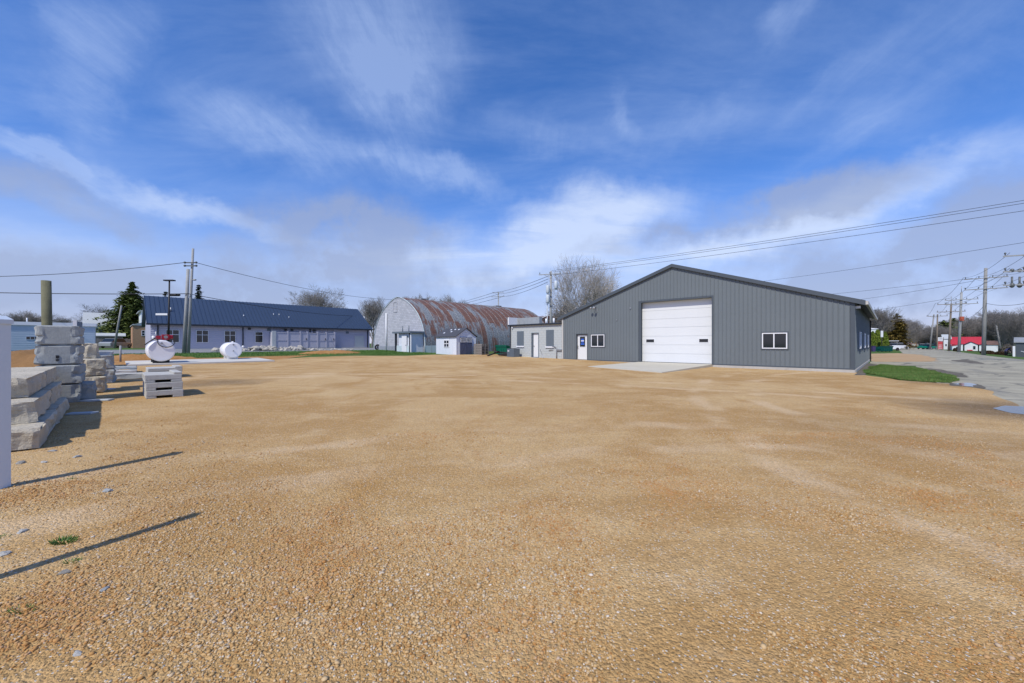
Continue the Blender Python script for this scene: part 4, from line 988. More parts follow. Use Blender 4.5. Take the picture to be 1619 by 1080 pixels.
# three long courses stepping back, near the white post
n0 = Vector((-6.61, 5.46, 0)); hz = [0, .30, .62]; st = [(0, 0), (.10, .475), (.21, 1.1)]
names = ['bottom', 'middle', 'top']
for k in range(3):
    for j in range(2):
        Lb = 2.2; wdt = 1.0
        along = st[k][1] + Lb / 2 + j * (Lb + .03); c = n0 + U * along - B * (wdt / 2 + st[k][0]) ; c.z = hz[k] + .02 + .012
        block(c, U, Lb, wdt, .30 if k == 0 else .315, 'stone_tan', '%s %s course tan stone block of the stepped pile by the white post' % ('near' if j == 0 else 'far', names[k]), 'long tan stone blocks in the stepped pile', k * 2 + j + 1, .035)
# column of grey precast blocks
cb = Vector((-10.83, 9.28, 0)); dA = Vector((-.69, .7238, 0))
tags = ['bottom block of the tall grey column behind the tan pile', 'second block from the ground in the tall grey column', 'grey block with a small dark lifting slot in the tall column', 'topmost grey block of the tall column below the wooden post']
for k in range(4):
    c = cb + dA * .5 + Vector((.02 * math.sin(k * 2), 0, 0)); c.z = .05 + k * .472
    o = block(c, dA, 1.0, .70, .46, 'stone_grey', tags[k], 'grey precast blocks in the tall column', 20 + k, .042, flat_end=True, cuts=13)
    if k == 2:
        fr = Fr(c - dA * .495, Vector((.7238, .69, 0)), -dA); s_ = bpy.data.objects.new('lifting_slot', None)
        mbs = MB().box(-.025, .025, .0, .02, .15, .22, fr).box(-.025, .025, .0, .02, .09, .13, fr)
        me = bpy.data.meshes.new('lifting_slot'); inv_ = o.matrix_world; bpy.data.objects.remove(s_)
        a = o.rotation_euler.z; ca_, sa_ = math.cos(-a), math.sin(-a)
        vv = []
        for v in mbs.v: d = Vector(v) - c; vv.append((d.x * ca_ - d.y * sa_, d.x * sa_ + d.y * ca_, d.z))
        me.from_pydata(vv, [], mbs.f); so_ = bpy.data.objects.new('lifting_slot', me); me.materials.append(M['black']); col.objects.link(so_); so_.parent = o
# blocks behind the column
def bl_at(px, Y, z, L, Wd, H, m, lab, sd, rough=.05):
    c = at(px, Y); c.z += .02 + z; return block(c, dA, L, Wd, H, m, lab, 'blocks behind the tall column', sd, rough)
bl_at(147, 11.3, 0, 1.1, .5, .47, 'stone_tan', 'bottom tan block of the three high pile right of the grey column', 31)
bl_at(147, 11.3, .48, 1.05, .48, .47, 'stone_tan', 'middle tan block of the three high pile right of the grey column', 32)
bl_at(143, 11.6, .96, .6, .3, .42, 'stone_tan', 'narrow top tan block of the three high pile right of the grey column', 33)
bl_at(137, 9.95, 0, .5, .3, .45, 'stone_grey', 'small bluish grey block on the ground between column and tan pile', 34)
bl_at(158, 13.4, 0, 1.0, .7, .48, 'stone_grey', 'bottom block of the farthest grey pile behind the tan pile', 35)
bl_at(158, 13.4, .49, 1.0, .66, .46, 'stone_grey', 'middle block of the farthest grey pile behind the tan pile', 36)
bl_at(159, 13.5, .96, .8, .6, .1, 'stone_pale', 'thin pale cap on the farthest grey pile behind the tan pile', 37, .03)
# flat slabs on the ground
def slab(px, py, L, Wd, H, d, m, lab, sd, z=0, rough=.02, grp='flat slabs lying on the gravel'):
    c = G(px, py); c.z = g(c.x, c.y) + .02 + z; return block(c, d, L, Wd, H, m, lab, grp, sd, rough, name='stone_slab', cuts=7)
slab(180, 592, 1.4, .9, .14, B, 'stone_pale', 'wide flat slab resting beside the farthest grey pile', 41)
slab(183, 590, 1.3, .8, .12, B, 'stone_grey', 'upper flat slab resting beside the farthest grey pile', 42, .145, .04)
slab(212, 599, 1.5, .8, .2, Vector((.75, .66, 0)), 'stone_pale', 'long pale slab left of the small stack of notched slabs', 43)
slab(162, 617, .5, .28, .03, Vector((1, .2, 0)), 'paver', 'thin pale board on the gravel right of the tan pile', 45, 0, .01)
slab(153, 635, .6, .22, .035, Vector((1, .3, 0)), 'paver', 'thin grey board on the gravel by the small bluish block', 46, 0, .01)
slab(130, 656, .42, .24, .03, Vector((1, .3, 0)), 'paver', 'thin pale board at the far foot of the stepped tan pile', 47, 0, .01)
# notched precast slabs
def notched(c, z, lab, sd, lip=False, L=1.5, Wd=.74, H=.2, du=U, grp='notched concrete slabs'):
    fr = Fr(Vector((c.x, c.y, 0)), du, Vector((du.y, -du.x, 0)))
    b0 = g(c.x, c.y) + .02 + z
    mb = MB(); mb.box(0, L, 0, Wd, .065, H, fr); mb.box(0, L, 0, Wd * .27, 0, .065, fr); mb.box(0, L, Wd * .70, Wd, 0, .065, fr)
    if lip: mb.box(0, L * .9, Wd * .78, Wd, H, H + .055, fr)
    for i, v in enumerate(mb.v):
        v = Vector(v); v.z += b0; q = v * 5 + Vector((sd, 0, 0)); mb.v[i] = v + Vector((noise.noise(q), noise.noise(q + Vector((9, 0, 0))), .3 * noise.noise(q + Vector((0, 9, 0))))) * .012
    o = obj('concrete_slab', mb, M['stone_pale'], None, Vector((c.x, c.y, b0)))
    bv = o.modifiers.new('bevel', 'BEVEL'); bv.width = .012; bv.segments = 2
    return tag(o, lab, 'slab', grp)
nb = G(231, 632.5)
notched(nb, 0, 'bottom slab of the small stack of three notched concrete slabs', 1)
notched(nb + Vector((-.03, .02, 0)), .205, 'middle slab of the small stack of three notched concrete slabs', 2)
notched(nb + Vector((-.07, .03, 0)), .41, 'top slab with raised lip on the stack of three notched slabs', 3, True)
n2 = G(232, 600); notched(n2, 0, 'lower notched slab lying behind the small stack of three', 4, False, 1.4, 1.0, .2)
notched(n2 + Vector((.0, .05, 0)), .205, 'upper notched slab with raised lip lying behind the small stack of three', 5, True, 1.4, 1.0, .18)

# ------------------------------------------------------------------ posts at the left
vp = thing('vinyl_post', (-5.25, 3.98, 0), 'white vinyl gate post with flat cap at the left edge', 'post')
fr = Fr((-5.25, 3.98, 0), (1, 0, 0), (0, -1, 0))
obj('post', MB().box(-.06, .06, -.05, .05, 0, 1.70, fr), M['vinyl'], vp)
obj('cap', MB().prism([(-.075, 1.70), (.075, 1.70), (.075, 1.745), (0, 1.785), (-.075, 1.745)], -.06, .06, lambda x, y, t: fr.p(x, t, y)), M['vinyl'], vp)
obj('slot', MB().box(-.035, -.028, .0505, .055, .7, 1.62, fr), M['black'], vp)
v2 = copy_tree(vp, (-3.45, 2.12, 0), None, (.6, .6, .98), 'white vinyl post just outside the left edge, seen by its shadow')
P = at(74.5, 12.2); wp = MB(); wp.tube([P - UP * .3, P + UP * 1.6, P + Vector((-.03, 0, 3.35))], [.12, .115, .11], 16)
tag(obj('wooden_post', wp, M['post_green'], None, P), 'thick greenish wooden post standing behind the grey block column', 'post')
P = at(190.5, 24); tag(obj('marker_post', MB().tube([P, P + UP * 1.0], .05, 8).ball(P + UP * 1.0, .05, .05, .02), M['pole_grey'], None, P), 'short grey steel post on the dirt bank left of the red pump tank', 'post')

# ------------------------------------------------------------------ utility poles
def arm(root, fr, z, half, n_ins=3, m='pole_grey'):
    a = obj('crossarm', MB().box(-half, half, -.045, .045, z - .05, z + .05, fr), M[m], root)
    for k in range(n_ins):
        x = -half + .12 + (2 * half - .24) * k / max(1, n_ins - 1)
        obj('insulator', MB().tube([fr.p(x, 0, z + .06), fr.p(x, 0, z + .16), fr.p(x, 0, z + .2), fr.p(x, 0, z + .3)], [.03, .03, .07, .05], 8), M['insulator'], a)
    obj('brace', MB().tube([fr.p(-half * .5, .0, z - .06), fr.p(0, .0, z - .5), fr.p(half * .5, .0, z - .06)], .02, 5), M['metal_grey'], root)
def pole(px, Y, ztop, label, lean=0, arms=(), adir=None, r=.16, m='pole_grey', name='utility_pole', group='utility poles along the streets'):
    P = at(px, Y); H = ztop - P.z; t = thing(name, P, label, 'utility pole', group)
    T = P + Vector((lean, 0, H)); obj('pole', MB().tube([P - UP * .2, P + (T - P) * .5, T], [r, r * .85, r * .7], 12), M[m], t)
    for (zf, half, ni) in arms:
        c = P + (T - P) * ((zf - P.z) / H); fr = Fr((c.x, c.y, 0), adir or Vector((.7158, -.6983, 0)), B); 
        fr.o += fr.n * -.22; arm(t, fr, zf, half, ni, m)
    return t, P, T
AD = Vector((.75, -.66, 0)).normalized()
tl, PL, TL = pole(297.5, 36, HT(393, 36), 'tall grey pole with a bolted stub beside the round white tank', .45, (), None, .13)
stub = MB().tube([PL + Vector((-.3, -.1, -.2)), PL + Vector((.12, -.15, HT(426, 36) - PL.z))], [.165, .12], 12); obj('stub_pole', stub, M['pole_grey'], tl)
f = MB()
for z in (HT(416, 36), HT(421, 36)): f.tube([PL + Vector((-.2, -.2, z - PL.z)), PL + Vector((1.0, -.2, z - PL.z))], .05, 6); f.ball(PL + Vector((-.1, -.25, z - PL.z)), .1, .1, .1); f.ball(PL + Vector((.95, -.25, z - PL.z)), .1, .1, .1)
obj('bracket', f, M['insulator'], tl); obj('lamp_bracket', MB().ball(PL + Vector((.75, -.2, HT(443, 36) - PL.z)), .18, .12, .08), M['metal_grey'], tl)
# black street lamp
P = at(266, 33.5); zt = HT(444, 33.5); t = thing('street_lamp', P, 'slim black lamp pole with flat twin head behind the pump tank', 'street lamp')
T = P + Vector((.1, 0, zt - P.z)); obj('pole', MB().tube([P, T], [.085, .055], 10), M['black'], t)
obj('lamp_head', MB().box(-.42, .42, -.15, .15, zt - .02, zt + .08, Fr((T.x, T.y, 0))), M['black'], t)
obj('side_lamp', MB().box(-1.1, -.1, -.1, .1, HT(498.5, 33.5), HT(498.5, 33.5) + .16, Fr((T.x, T.y, 0))), M['white_paint'], t)
# leaning light pole by the fence
pole(180.5, 58, HT(483, 58), 'thin leaning pale pole near the big conifer', 1.1, (), None, .15, 'pole_wood')
tA, PA, TA = pole(1555, 52, HT(424, 52), 'thick brown pole with two crossarms at the far side of the road', .3, ((HT(440, 52), 1.9, 4), (HT(457, 52), 1.9, 4)), AD, .22, 'pole_wood')
tB, PB, TB = pole(1516, 66, HT(462, 66), 'pole carrying an orange box left of the thick brown pole', .45, ((HT(474, 66), 1.9, 4), (HT(481, 66), 1.9, 4)), AD, .2, 'pole_grey')
zc_ = HT(504, 66); obj('orange_box', MB().box(-.25, .25, -.35, -.1, zc_ - .35, zc_ + .35, Fr((PB.x + .25, PB.y, 0), (1, 0, 0), (0, 1, 0))), M['orange'], tB); obj('lightning_pin', MB().tube([TB, TB + UP * 1.0], .04, 5), M['metal_grey'], tB)
tC, PC, TC = pole(1500, 76, HT(480, 76), 'brown pole standing right of the roadside sign', .5, ((HT(481, 76), 1.9, 4), (HT(493, 76), 1.9, 4)), AD, .18, 'pole_brown')
obj('lightning_pin', MB().tube([TC, TC + UP * 1.4], .04, 5), M['metal_grey'], tC)
tD, PD, TD = pole(1481, 96, HT(497, 96), 'farthest straight brown pole beside the roadside sign', .2, ((HT(500, 96), 1.7, 3),), AD, .18, 'pole_brown')
tE, PE, TE = pole(1470, 92, HT(497, 92), 'leaning pale pole between the green car and the sign', 1.0, ((HT(500, 92), 1.2, 3),), AD, .17, 'pole_wood')
pole(1583.5, 82, HT(514, 82), 'thin pale pole leaning left behind the clipped hedges', -1.1, (), None, .16, 'pole_wood')
tG, PG, TG = pole(1648, 31, HT(355, 31), 'pole with transformer crossarms beyond the right edge', .0, ((HT(402, 31), 2.2, 4), (HT(427, 31), 2.2, 5), (HT(449, 31), 2.2, 5)), Vector((.9, -.43, 0)), .2, 'pole_grey')
for k, pxv in enumerate((1600, 1612)):
    c = at(pxv, 31.6); zz_ = HT(455, 31.6); obj('cutout_switch', MB().tube([Vector((c.x, c.y, zz_)), Vector((c.x, c.y, zz_ + .9))], .06, 8).ball((c.x, c.y, zz_ + .2), .16, .16, .2).ball((c.x, c.y, zz_ + 1.4), .14, .14, .15), M['insulator'], tG)
tH, PH, TH = pole(871, 52, HT(429, 52), 'pole with two grey transformer cans behind the block building', .0, ((HT(434, 52), 1.5, 3),), Vector((.95, -.3, 0)), .2, 'pole_grey')
for (pxv, py) in ((879, 450), (866, 457), (866, 472)):
    c = at(pxv, 51.6); z = HT(py + 7, 51.6); cn = obj('transformer', MB().tube([Vector((c.x, c.y, z)), Vector((c.x, c.y, z + .12)), Vector((c.x, c.y, z + 1.0)), Vector((c.x, c.y, z + 1.08))], [.18, .24, .24, .18], 14), M['transformer'], tH)
    obj('hanger', MB().box(min(c.x, PH.x) - .1, max(c.x, PH.x) + .1, c.y - .05, c.y + .05, z - .14, z - .06), M['pole_grey'], tH)
obj('riser_pipe', MB().tube([PH + Vector((-.5, -.1, 0)), PH + Vector((-.5, -.1, HT(480, 52) - PH.z))], .06, 6), M['transformer'], tH)
tI, PI_, TI = pole(788, 105, HT(462, 105), 'distant pole with double crossarm above the arched barn roof', .0, ((HT(463, 105), 1.7, 3), (HT(469, 105), 1.9, 3)), Vector((.9, -.44, 0)), .22, 'pole_grey')

# ------------------------------------------------------------------ wires
def wire(a, b, sag, r, label, group='overhead wires'):
    a, b = Vector(a), Vector(b); pts = []
    for k in range(25):
        t = k / 24; p = a.lerp(b, t); p.z -= sag * 4 * t * (1 - t); pts.append(p)
    return tag(obj('power_line', MB().tube(pts, r, 5, True), M['wire'], None, a), label, 'wire', group)
def w3(px, py, Y): return Vector(((px - CX) / FPX * Y, Y, HT(py, Y)))
a16 = PL + Vector((.4, -.25, HT(416, 36) - PL.z))
wire(w3(-160, 437, 36), a16 + Vector((-.5, 0, 0)), .5, .026, 'upper black wire running left from the tall grey stub pole')
wire(a16 + Vector((.5, 0, 0)), w3(640, 474, 75), .9, .022, 'thin wire falling right from the tall stub pole over the blue roof')
sp_ = PL + Vector((.25, -.25, HT(465, 36) - PL.z))
wire(w3(-160, 459, 30), sp_, .12, .032, 'lower thick cable running left from the tall grey stub pole')
spl = thing('splice_case', w3(276, 466.5, 35.6), 'black tubular splice case hanging on the lower cable by the pole', 'splice case'); obj('case', MB().tube([w3(267, 466.5, 35.6), w3(269, 466.5, 35.6), w3(283, 466.5, 35.6), w3(285, 466.5, 35.6)], [.05, .12, .12, .05], 10), M['black'], spl)
wire(sp_, w3(578, 500, 66), .5, .028, 'lower cable crossing in front of the blue roof to the barn')
for k, (y0, y1) in enumerate(((436, 463.5), (441, 466), (446, 470))):
    wire(w3(868 - k, y0, 52), w3(788 + (k - 1) * 7, y1 - 1, 105), .4, .03, ['top', 'middle', 'lowest'][k] + ' of three wires from the transformer pole to the distant pole')
    wire(w3(788 + (k - 1) * 7, y1 - 1, 105), w3(700, y1 + 20, 170), .4, .045, ['top', 'middle', 'lowest'][k] + ' of three wires leaving the distant pole leftwards')
for k, (y0, y1) in enumerate(((428, 297), (430, 302), (435, 315))):
    wire(w3(873 + k, y0, 52), w3(1740, y1, 26), .25, .017, ['highest', 'second', 'lowest'][k] + ' long wire passing over the grey metal building')
wire(w3(1130, 453, 70), w3(1640, 380, 31), .3, .015, 'faint wire above the building reaching the right edge pole')
arms1 = HT(440, 52) + .25
wire(w3(1200, 474, 90), w3(1538, 440, 52), .3, .02, 'wire reaching the upper crossarm of the thick brown pole')
wire(w3(1230, 486, 95), w3(1541, 444, 52), .6, .02, 'wire just below the one reaching the upper brown crossarm')
wire(w3(1250, 503, 110), w3(1505, 471, 66), .6, .022, 'low wire reaching the pole with the orange box')
for k in range(4):
    x = -1.78 + k * 1.19
    wire(PA + AD * x + Vector((0, 0, arms1 - PA.z)), PG + Vector((.9, -.43, 0)) * x + Vector((0, 0, HT(402, 31) + .3 - PG.z)), .5, .014, ['first', 'second', 'third', 'fourth'][k] + ' upper wire from the left between thick brown pole and right edge pole')
    wire(PA + AD * x + Vector((0, 0, arms1 - PA.z)), PB + AD * x + Vector((0, 0, HT(474, 66) + .3 - PB.z)), .3, .018, ['first', 'second', 'third', 'fourth'][k] + ' upper wire from the left between thick brown pole and orange box pole')
    wire(PB + AD * x + Vector((0, 0, HT(474, 66) + .3 - PB.z)), PC + AD * x + Vector((0, 0, HT(481, 76) + .3 - PC.z)), .2, .02, ['first', 'second', 'third', 'fourth'][k] + ' upper wire from the left between orange box pole and sign pole')
for k in range(3):
    x = -1.78 + k * 1.78
    wire(PA + AD * x + Vector((0, 0, HT(457, 52) + .3 - PA.z)), PG + Vector((.9, -.43, 0)) * x + Vector((0, 0, HT(427, 31) + .3 - PG.z)), .5, .014, ['left', 'middle', 'right'][k] + ' lower wire between thick brown pole and right edge pole')
    wire(PC + AD * x + Vector((0, 0, HT(481, 76) + .3 - PC.z)), PD + AD * x * .9 + Vector((0, 0, HT(500, 96) + .3 - PD.z)), .4, .022, ['left', 'middle', 'right'][k] + ' wire between the sign pole and the farthest brown pole')
wire(PA + Vector((.15, -.2, HT(480, 52) - PA.z)), w3(1680, 462, 31), .6, .022, 'sagging cable low between thick brown pole and right edge')
wire(PA + Vector((.1, -.2, HT(480, 52) - PA.z)), PB + Vector((.2, -.2, HT(505, 66) - PB.z)), .6, .022, 'low cable from thick brown pole down to orange box pole')

# ------------------------------------------------------------------ trees
def bare_tree_mesh(seed, H=12, spread=.55, trunk=.28, levels=6, low=.22, twig=.014, multi=1):
    rnd = random.Random(seed); V, F = [], []
    def seg(p, q, r0, r1, n):
        d = (q - p).normalized(); a = d.orthogonal().normalized(); b = d.cross(a); i = len(V)
        for (c, r) in ((p, r0), (q, r1)):
            for k in range(n): t = 6.2832 * k / n; V.append(tuple(c + (a * math.cos(t) + b * math.sin(t)) * r))
        for k in range(n): F.append((i + k, i + (k + 1) % n, i + n + (k + 1) % n, i + n + k))
    def grow(p, d, L, r, lv):
        ns = 4 if lv < 2 else (3 if lv < 4 else 2); n = 8 if lv == 0 else (5 if lv < 3 else 3); pts = [p]; dd = d.copy(); rr_ = r
        for k in range(ns):
            dd = (dd + Vector((rnd.gauss(0, .11), rnd.gauss(0, .11), rnd.gauss(.05, .07) if lv else .03))).normalized(); q = p + dd * (L / ns)
            r2 = max(twig * .6, r * (1 - .55 * (k + 1) / ns)); seg(p, q, rr_, r2, n); p = q; rr_ = r2; pts.append(q)
        if lv >= levels: return
        nc = ([7, 5, 5, 4, 3] if levels == 5 else [7, 5, 4, 3, 3, 2])[min(lv, levels - 1)]
        for k in range(nc):
            t = (low + (1 - low) * (k + rnd.random()) / nc) if lv == 0 else .25 + .75 * (k + rnd.random()) / nc
            i = min(int(t * ns), ns - 1); q = pts[i].lerp(pts[i + 1], t * ns - i)
            az = k * 2.4 + rnd.uniform(-.6, .6); side = dd.orthogonal().normalized(); side = (side * math.cos(az) + dd.cross(side) * math.sin(az)).normalized()
            nd = (dd * (1 - spread * .55) + side * spread * rnd.uniform(.8, 1.25) + Vector((0, 0, .16))).normalized()
            grow(q, nd, L * rnd.uniform(.5, .72) * (1.15 if lv == 0 else 1), max(twig, r * (1 - .5 * t) * rnd.uniform(.42, .6)), lv + 1)
        grow(p, dd, L * .6, max(twig, rr_ * .9), lv + 1)
    for m_ in range(multi):
        d0 = Vector((rnd.gauss(0, .04), rnd.gauss(0, .04), 1)).normalized() if multi == 1 else Vector((math.cos(m_ * 2.1) * .3, math.sin(m_ * 2.1) * .3, 1)).normalized()
        grow(Vector((0, 0, -.1)), d0, H * .42, trunk * (1 if multi == 1 else .7), 0)
    zmax = max(v[2] for v in V); k = H / zmax; V = [(v[0] * k, v[1] * k, v[2] * k) for v in V]
    me = bpy.data.meshes.new('bare_tree'); me.from_pydata(V, [], F); return me
def put_tree(me, m, P, H, label, group, name='bare_tree', rz=0, sx=1, cat='tree'):
    if not me.materials: me.materials.append(M[m])
    o = bpy.data.objects.new(name, me); col.objects.link(o); zh = max(v.co.z for v in me.vertices) if 'zh' not in me else me['zh']; me['zh'] = zh
    k = H / zh; o.location = P; o.scale = (k * sx, k * sx, k); o.rotation_euler = (0, 0, rz)
    return tag(o, label, cat, group)
bt = [bare_tree_mesh(11, 12, .62), bare_tree_mesh(23, 12, .55), bare_tree_mesh(35, 11, .7, .25, 6, .15), bare_tree_mesh(47, 12, .5, .3)]
big = bare_tree_mesh(58, 15, .60, .30, 5, .14, .014, 1); big2 = bare_tree_mesh(61, 13, .60, .24, 5, .14, .014, 1)
def tr(k, px, Y, pytop, lab, grp='bare trees behind the buildings', m='barkm', sx=1.0, rz=0):
    P = at(px, Y); return put_tree(k, m, P, HT(pytop, Y) - P.z, lab, grp, 'bare_tree', rz, sx)
tr(big, 914, 62, 403, 'tallest bare tree rising behind the block building', None, 'bark_light', .92, 1)
tr(big2, 950, 66, 418, 'second bare tree overlapping the tallest one on its right', None, 'bark_light', .95, 2)
tr(bt[2], 886, 80, 462, 'low bare tree under the tallest one by the transformer pole', None, 'barkm', 1.1, 3)
tr(bt[0], 505, 95, 451, 'wide round bare tree above the middle of the blue roof', None, 'barkm', 1.25, .3)
tr(bt[1], 588, 80, 468, 'bare tree between the blue roof end and the arched barn', None, 'barkm', 1.0, 1.2)
tr(bt[3], 654, 120, 462, 'bare tree top showing over the left of the barn roof', None, 'barkm', 1.3, 2.2)
tr(bt[1], 712, 110, 464, 'slim bare treetop poking over the middle of the barn roof', None, 'barkm', .7, .2)
tr(bt[3], 732, 118, 469, 'low bare treetop right of the slim one over the barn roof', None, 'barkm', .7, 4)
tr(bt[0], 1118, 95, 437, 'faint bare treetop just above the metal building roof slope', None, 'barkm', .6, 4)
tr(bt[2], 155, 95, 477, 'bare tree left of the big conifer', None, 'barkm', 1.2, 4.4)
for i, (px, yt) in enumerate(((20, 495), (48, 490), (70, 493), (-8, 497), (95, 497))):
    tr(bt[i % 4], px, 90 + i * 4, yt, 'bare tree in the row beyond the white trailer', 'bare trees beyond the white trailer', 'barkm', 1.3, i)
rt = random.Random(9)
for i in range(44):
    px = 1378 + i * 6.4 + rt.uniform(-4, 4); Y = rt.uniform(112, 175); base = 492 if px < 1395 else (505 if px < 1440 else (528 if px < 1462 else (512 if px < 1500 else 500)))
    if px > 1560: base = 488
    tr(bt[i % 4], px, Y, base + rt.uniform(-5, 10), 'bare tree in the grey tree line across the road', 'bare trees in the tree line across the road', 'barkm', rt.uniform(1.1, 1.7), rt.uniform(0, 6))
for i in range(26):
    px = 1400 + i * 9.5 + rt.uniform(-4, 4); Y = rt.uniform(150, 200)
    tr(bt[(i + 1) % 4], px, Y, 522 + rt.uniform(-6, 6), 'bare tree in the grey tree line across the road', 'bare trees in the tree line across the road', 'barkm', rt.uniform(1.6, 2.2), rt.uniform(0, 6))
tr(bt[0], 1612, 70, 490, 'bare tree nearest the dark building at the right edge', None, 'barkm', 1.0, 1)
tr(bt[1], 1386, 84, 483, 'bare tree above the white building at the end of the metal wall', None, 'barkm', .8, 1)

def conifer(P, H, Wd, m, label, seed=0, group=None, droop=.25, name='conifer', nl=46, base=.06, leaf=.22, cone=1.0, nb=11):
    rnd = random.Random(seed); t = thing(name, P, label, 'tree', group)
    obj('trunk', MB().tube([P - UP * .2, P + UP * H * .95], [Wd * .035 + .06, .02], 8), M['barkm'], t)
    V, F = [], []; L2 = leaf
    for i in range(nl):
        f = i / (nl - 1); z = H * (base + (1 - base) * f); R_ = Wd / 2 * (1 - f) ** cone * (1 + .22 * noise.noise(Vector((seed, i * .8, 0)))) + .08
        for k in range(nb if f < .8 else 6):
            a = i * 2.4 + k * 6.283 / nb + rnd.uniform(-.3, .3); Rb = R_ * rnd.uniform(.62, 1.15); ns = max(3, int(Rb / (leaf * .55)))
            if rnd.random() < .08: continue
            for s in range(ns):
                q = (s + .6) / ns; x = math.cos(a) * Rb * q; y = math.sin(a) * Rb * q; zz_ = z - droop * Rb * q * q * 1.1 + .12 * Rb * q
                for w_ in range(6):
                    c = P + Vector((x + rnd.gauss(0, .10 + .05 * Rb * q), y + rnd.gauss(0, .10 + .05 * Rb * q), zz_ + rnd.gauss(0, .07)))
                    b = rnd.uniform(0, 6.28); l_ = L2 * rnd.uniform(.7, 1.5)
                    d1 = Vector((math.cos(b), math.sin(b), rnd.uniform(-.7, .2))) * l_; d2 = Vector((-math.sin(b), math.cos(b), rnd.uniform(-.3, .3))) * l_ * .32
                    j = len(V); V += [c - d1 * .5 - d2, c - d1 * .4 + d2, c + d1 * .6]; F.append((j, j + 1, j + 2))
    me = bpy.data.meshes.new('foliage'); o_ = ORG[t.name]; me.from_pydata([tuple(v - o_) for v in V], [], F); link_mesh('foliage', me, M[m], t)
    return t
P = at(209, 74); conifer(P, HT(447, 74) - P.z, 13.0, 'needles', 'big dark green conifer left of the blue roofed building', 3, None, .3, leaf=.42, nl=40, cone=.85)
P = at(240, 70); conifer(P, HT(475, 70) - P.z, 6.0, 'needles', 'lower conifer half hidden by the blue roof left end', 5, None, .3, leaf=.4, nl=24)
P = at(314, 82); conifer(P, HT(452, 82) - P.z, 6.5, 'needles_far', 'conifer top above the blue roof beside the tall pole', 6, None, .3, leaf=.4, nl=30)
P = at(262, 90); conifer(P, HT(463, 90) - P.z, 6.0, 'needles_far', 'small conifer tip above the left end of the blue roof', 7, None, .3, leaf=.4, nl=24)
P = at(1418, 92); conifer(P, HT(497, 92) - P.z, 5.4, 'rust_ever', 'evergreen with rusty brown foliage beyond the green dumpster', 8, None, .2, leaf=.3, nl=34, cone=.5)
P = at(1492, 122); conifer(P, HT(508, 122) - P.z, 8.5, 'needles', 'dark evergreen behind the roadside sign', 9, None, .2, leaf=.5, nl=26, cone=.4)
P = at(1508, 128); conifer(P, HT(504, 128) - P.z, 7.5, 'needles', 'dark evergreen behind the red roofed house', 10, None, .2, leaf=.5, nl=26, cone=.4)
def shrub(P, H, Wd, m, label, seed, group=None, name='arborvitae', n_=5000, leaf=.14, flat_top=False, cat='shrub'):
    rnd = random.Random(seed); t = thing(name, P, label, cat, group); V, F = [], []
    obj('stem', MB().tube([P - UP * .1, P + UP * H * .7], [.08, .02], 6), M['barkm'], t)
    for i in range(n_):
        f = rnd.random(); a = rnd.uniform(0, 6.28); pr = (min(1, f * 5 + .5) * (1 - f) ** .45) if not flat_top else (1 if f < .75 else (1 - (f - .75) * 1.6)); R_ = Wd / 2 * pr * (1 + .15 * noise.noise(Vector((a, f * 3, seed)))) * rnd.uniform(.55, 1.05) ** .5
        c = P + Vector((math.cos(a) * R_, math.sin(a) * R_, H * f)); b = rnd.uniform(0, 6.28); l_ = leaf * rnd.uniform(.7, 1.4)
        d1 = Vector((math.cos(b) * .5, math.sin(b) * .5, .9)) * l_; d2 = Vector((-math.sin(b), math.cos(b), 0)) * l_ * .4; j = len(V)
        V += [c - d1 * .5 - d2, c - d1 * .5 + d2, c + d1 * .6]; F.append((j, j + 1, j + 2))
    me = bpy.data.meshes.new('foliage'); o_ = ORG[t.name]; me.from_pydata([tuple(v - o_) for v in V], [], F); link_mesh('foliage', me, M[m], t); return t
for k, (px, yt, lab) in enumerate(((1373, 525, 'leftmost of four'), (1380, 524, 'second from left of four'), (1387.5, 521, 'tallest of four'), (1399.5, 525, 'rightmost of four'))):
    P = at(px, 70); shrub(P, HT(yt, 70) - P.z, 1.3 if k != 2 else 1.5, 'arbor', lab + ' bright green arborvitae at the end of the metal building', 20 + k, 'bright green arborvitae in a row')
P = at(1560, 72); shrub(P, .62, 1.5, 'hedge_brown', 'low clipped brown hedge right behind the thick brown pole', 31, 'clipped brown hedges', 'clipped_hedge', 3500, .1, True)
P = at(1564.5, 72.5); shrub(P, .6, 1.2, 'hedge_brown', 'low clipped brown hedge, middle one of three near the bent person', 32, 'clipped brown hedges', 'clipped_hedge', 3500, .1, True)
P = at(1584, 72); shrub(P, .66, 1.7, 'hedge_brown', 'low clipped brown hedge just left of the bent person', 33, 'clipped brown hedges', 'clipped_hedge', 3500, .1, True)
P = at(1593, 80); shrub(P, 2.3, 2.4, 'brush', 'loose grey brown bush behind the bent person', 34, None, 'bush', 6000, .13)
P = at(1512, 84); shrub(P, .7, 1.0, 'hedge_brown', 'tiny dark shrub before the small red edged annexe', 35, None, 'bush', 1200, .12, True)

